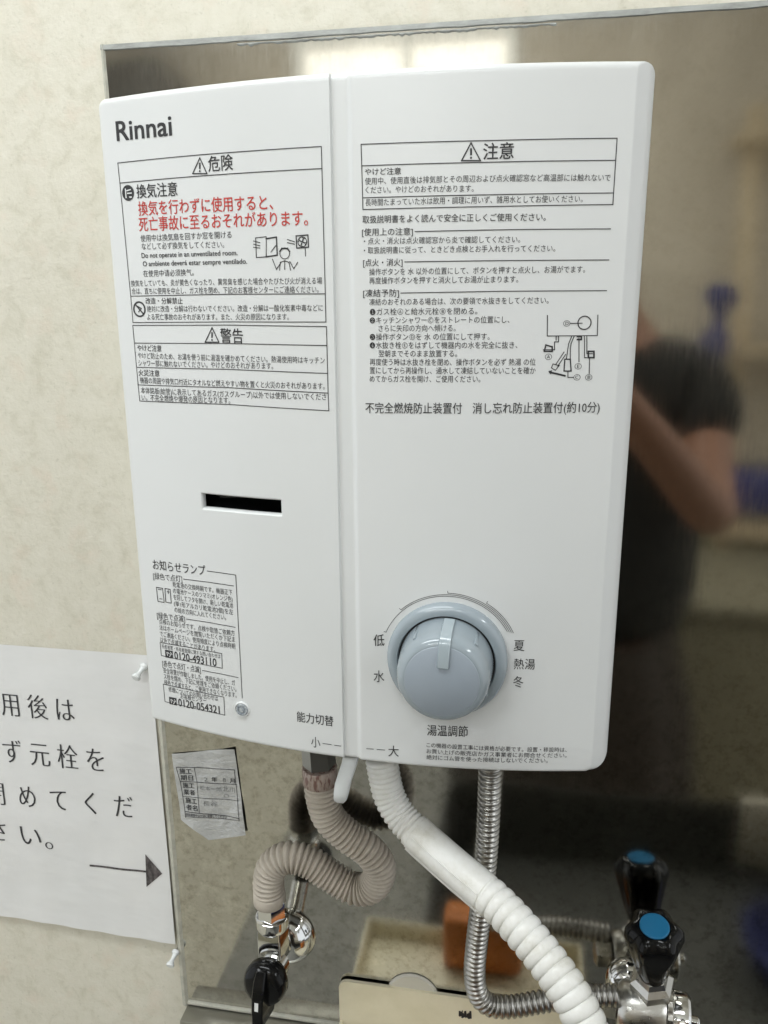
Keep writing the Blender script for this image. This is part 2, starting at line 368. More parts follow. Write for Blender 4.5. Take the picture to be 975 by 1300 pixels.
bm = bmesh.new(); box(bm, ((LX + .146) / 2, -0.29, LZ - 0.045), (.146 - LX, 0.53, 0.003)); box(bm, ((LX + .146) / 2, -0.0215, LZ - 0.034), (.146 - LX, 0.003, 0.022)); obj('drainboard', bm, 'drain', sink, smooth=False)

# ================================================================== WATER HEATER
heater = thing('water_heater', 'white tankless water heater with warning print and a grey dial on the steel panel', 'water heater')
RTR, RBR, RTL, RBL = 0.006, 0.011, 0.005, 0.0015
SLOT = (0.05159, 0.10348, 0.14749, 0.15773)
def zone(a, b, n): return [a + (b - a) * i / n for i in range(n)]
xs = ([W * 0 + q for q in (0, .0002, .0006, .0012, .002, .003, .004, .005)] + zone(.006, SLOT[0] - .004, 5) + [SLOT[0] - .004, SLOT[0] - .0007, SLOT[0] - .00025, SLOT[0], SLOT[0] + .0012] + zone(SLOT[0] + .008, SLOT[1] - .0012, 5) + [SLOT[1] - .0012, SLOT[1], SLOT[1] + .00025, SLOT[1] + .0007]
      + zone(SLOT[1] + .006, CH0 - .0012, 3) + [CH0 - .0012, CH0 - .0004, CH0, CH1, CH1 + .0006, CH1 + .003, CH2 - .001] + zone(CH2, CH3, 6) + [CH3, CH3 + .001] + zone(.155, W - .014, 12)
      + zone(W - .014, W - .0105, 2) + [W - .0105, W - .0098, W - .0092, W - .0086, W - .0075] + zone(W - .006, W - .003, 3) +  [W - .003, W - .002, W - .0012, W - .0006, W - .0002, W])
zs = ([0, .0001, .0004, .0008, .0014, .002, .003, .0042, .0055, .007, .009, .011] + zone(.016, SLOT[2] - .004, 8) + [SLOT[2] - .004, SLOT[2] - .0007, SLOT[2] - .00025, SLOT[2], SLOT[2] + .0012, SLOT[3] - .0012, SLOT[3], SLOT[3] + .00025, SLOT[3] + .0007] + zone(SLOT[3] + .006, H - .012, 10)
      + [H - q for q in (.012, .009, .007, .006, .005, .004, .003, .0022, .0015, .001, .0005, .0002, 0)])
def fil(d, r): return 0 if d >= r else r - math.sqrt(max(0, r * r - (r - d) ** 2))
def cover_pt(x, z):
    corner = None
    for cx, cz, R, sx, sz in ((W - RTR, H - RTR, RTR, 1, 1), (W - RBR, RBR, RBR, 1, -1), (RTL, H - RTL, RTL, -1, 1), (RBL, RBL, RBL, -1, -1)):
        a, b = (x - cx) * sx / R, (z - cz) * sz / R
        if a > 0 and b > 0:
            m_ = max(a, b); t = math.atan2(b, a); t = t  # square ring to round ring
            x, z = cx + sx * R * m_ * math.cos(t), cz + sz * R * m_ * math.sin(t); corner = R * (1 - m_); break
    rx = W - x; cham = .58 * (max(0, .0092 - rx) - max(0, .0010 - rx) * .5); dr = max(cham + fil(rx, .0032), fil(x, .004), fil(H - z, .0035), fil(z, .0022))
    if corner is not None: dr = max(dr, fil(corner, .004))
    gate = 1.0
    return Vector((x, -bow(x) + chan(x) * gate + dr, z))
bm = bmesh.new(); G = [[bm.verts.new(cover_pt(x, z)) for z in zs] for x in xs]
slot_edges = []
for i in range(len(xs) - 1):
    for j in range(len(zs) - 1):
        if SLOT[0] - 1e-9 <= xs[i] and xs[i + 1] <= SLOT[1] + 1e-9 and SLOT[2] - 1e-9 <= zs[j] and zs[j + 1] <= SLOT[3] + 1e-9: continue
        bm.faces.new((G[i][j], G[i + 1][j], G[i + 1][j + 1], G[i][j + 1]))
# slot lip turned inwards
i0, i1 = xs.index(SLOT[0]), xs.index(SLOT[1]); j0, j1 = zs.index(SLOT[2]), zs.index(SLOT[3])
loop = [(i, j0) for i in range(i0, i1)] + [(i1, j) for j in range(j0, j1)] + [(i, j1) for i in range(i1, i0, -1)] + [(i0, j) for j in range(j1, j0, -1)]
lv = [G[i][j] for i, j in loop]; prev = lv
for dy, sh in ((.0003, .0004), (.0010, .0009), (.0045, .0010)):
    cxs, czs = (SLOT[0] + SLOT[1]) / 2, (SLOT[2] + SLOT[3]) / 2; ring = []
    for v in lv:
        q = v.co + Vector((0, dy, 0)); q.x += math.copysign(sh, cxs - q.x); q.z += math.copysign(sh, czs - q.z); ring.append(bm.verts.new(q))
    for k in range(len(lv)): bm.faces.new((prev[k], prev[(k + 1) % len(lv)], ring[(k + 1) % len(lv)], ring[k]))
    prev = ring
# side walls back towards the wall
ni, nj = len(xs), len(zs)
per = [G[i][0] for i in range(ni)] + [G[ni - 1][j] for j in range(1, nj)] + [G[i][nj - 1] for i in range(ni - 2, -1, -1)] + [G[0][j] for j in range(nj - 2, 0, -1)]
bk = [bm.verts.new((v.co.x, -0.012, v.co.z)) for v in per]
for k in range(len(per)): bm.faces.new((per[k], per[(k + 1) % len(per)], bk[(k + 1) % len(per)], bk[k]))
cover = obj('front_cover', bm, 'enamel', heater, angle=50)
bm = bmesh.new(); box(bm, (W / 2, -0.053, 0.006), (W - .006, .088, .004), None, .001); obj('bottom_plate', bm, 'backbody', heater)
bm = bmesh.new(); box(bm, ((SLOT[0] + SLOT[1]) / 2, -0.105, (SLOT[2] + SLOT[3]) / 2), (.07, .004, .03)); obj('viewing_window', bm, 'glass', heater, smooth=False)

# indicator lamp: lens in a white ring
lx, lz = (0.07133, 0.02281)
bm = bmesh.new(); lathe(bm, (lx, fy(lx) + .0015, lz), (-.06, -1, 0), [(0, .0050), (.0022, .0050), (.0028, .0046), (.0026, .0041), (.0012, .0040)], 32, cap=False); lr = obj('lamp_ring', bm, 'enamel', heater)
bm = bmesh.new(); lathe(bm, (lx, fy(lx) + .001, lz), (-.06, -1, 0), [(0, .0040), (.0018, .0040), (.0026, .0036), (.0026, .0026), (.0021, .0024), (.0021, .0018), (.0026, .0016), (.0027, .0006)], 32); obj('indicator_lamp', bm, 'lens', heater)

# dial
kx, kz = (0.19733, 0.06987); ky = -bow(kx)
dial = bpy.data.objects.new('temperature_dial', None); C.objects.link(dial); dial.parent = heater; dial.empty_display_size = .02
bm = bmesh.new(); lathe(bm, (kx, ky + .002, kz), (0, -1, 0), [(0, .0338), (.0045, .0338), (.0062, .0333), (.0074, .0322), (.0080, .0305), (.0081, .0290), (.0078, .0276), (.0066, .0270), (.003, .0269)], 72, cap=False); obj('dial_ring', bm, 'knob', dial)
bm = bmesh.new(); lathe(bm, (kx, ky + .001, kz), (0, -1, 0), [(0, .0270), (.0052, .0270)], 64); obj('dial_gap', bm, 'dark', dial)
def flats(t, k):
    return 1.0
bm = bmesh.new(); lathe(bm, (kx, ky - .004, kz), (0, -1, 0), [(0, .0262), (.008, .0258), (.0170, .0251), (.0205, .0246), (.0228, .0236), (.0243, .0222), (.0249, .0207), (.0250, .0203)], 72); obj('dial_grip', bm, 'knob', dial)
bm = bmesh.new(); lathe(bm, (kx, ky - .0286, kz), (0, -1, 0), [(0, .0202), (.0005, .0200), (.0008, .0196)], 64); obj('dial_face', bm, 'knobface', dial)
# moulded ridges down the grip
for a in (48, 128, 205, -25):
    t = math.radians(a); bm = bmesh.new(); p = Vector((kx + .0253 * math.cos(t), ky - .013, kz + .0253 * math.sin(t)))
    box(bm, p, (.0016, .017, .0022), Matrix.Rotation(-t, 3, 'Y'), .0005); obj('grip_ridge', bm, 'knob', dial)
bm = bmesh.new(); tilt = Matrix.Rotation(math.radians(-2), 3, 'Y')
t = math.radians(86)
sec_ = [(.0078, .0282), (.0078, .0300), (.0085, .0307), (.0205, .0307), (.0240, .0290), (.0262, .0250), (.0274, .0080), (.0240, .0075), (.0200, .0270)]
ct, st_ = math.cos(t), math.sin(t); pr = None
for w_, k_ in ((-.0033, .0006), (-.0028, 0), (.0028, 0), (.0033, .0006)):
    r = [bm.verts.new((kx + ct * (a_ - (k_ if a_ > .02 else -k_)) + st_ * w_, ky - (b_ - k_), kz + st_ * (a_ - (k_ if a_ > .02 else -k_)) - ct * w_)) for a_, b_ in sec_]
    if pr:
        for k in range(len(r)): bm.faces.new((pr[k], pr[(k + 1) % len(r)], r[(k + 1) % len(r)], r[k]))
    else: bm.faces.new(r[::-1])
    pr = r
bm.faces.new(pr)
obj('pointer', bm, 'pointer', dial)

# capacity lever under the cover
bm = bmesh.new()
sec = [(0.135, -0.108, -0.01326, 0.005, 0.004), (0.13434, -0.11, -0.01771, 0.005, 0.0042), (0.13312, -0.114, -0.02206, 0.005, 0.0052), (0.13155, -0.1165, -0.02736, 0.0049, 0.0056), (0.13052, -0.117, -0.03389, 0.0047, 0.0054), (0.12979, -0.1165, -0.03882, 0.0042, 0.0048), (0.12937, -0.116, -0.04148, 0.0028, 0.003)]
ring0 = None
for (px_, py_, pz_, hw, hd) in sec:
    r = []
    for k in range(16):
        a = 2 * math.pi * k / 16; ca, sa = math.cos(a), math.sin(a)
        r.append(bm.verts.new((px_ + hw * math.copysign(abs(ca) ** .45, ca), py_ + hd * math.copysign(abs(sa) ** .45, sa), pz_)))
    if ring0:
        for k in range(16): bm.faces.new((ring0[k], ring0[(k + 1) % 16], r[(k + 1) % 16], r[k]))
    else: bm.faces.new(r)
    ring0 = r
bm.faces.new(ring0); obj('capacity_lever', bm, 'lever', heater)

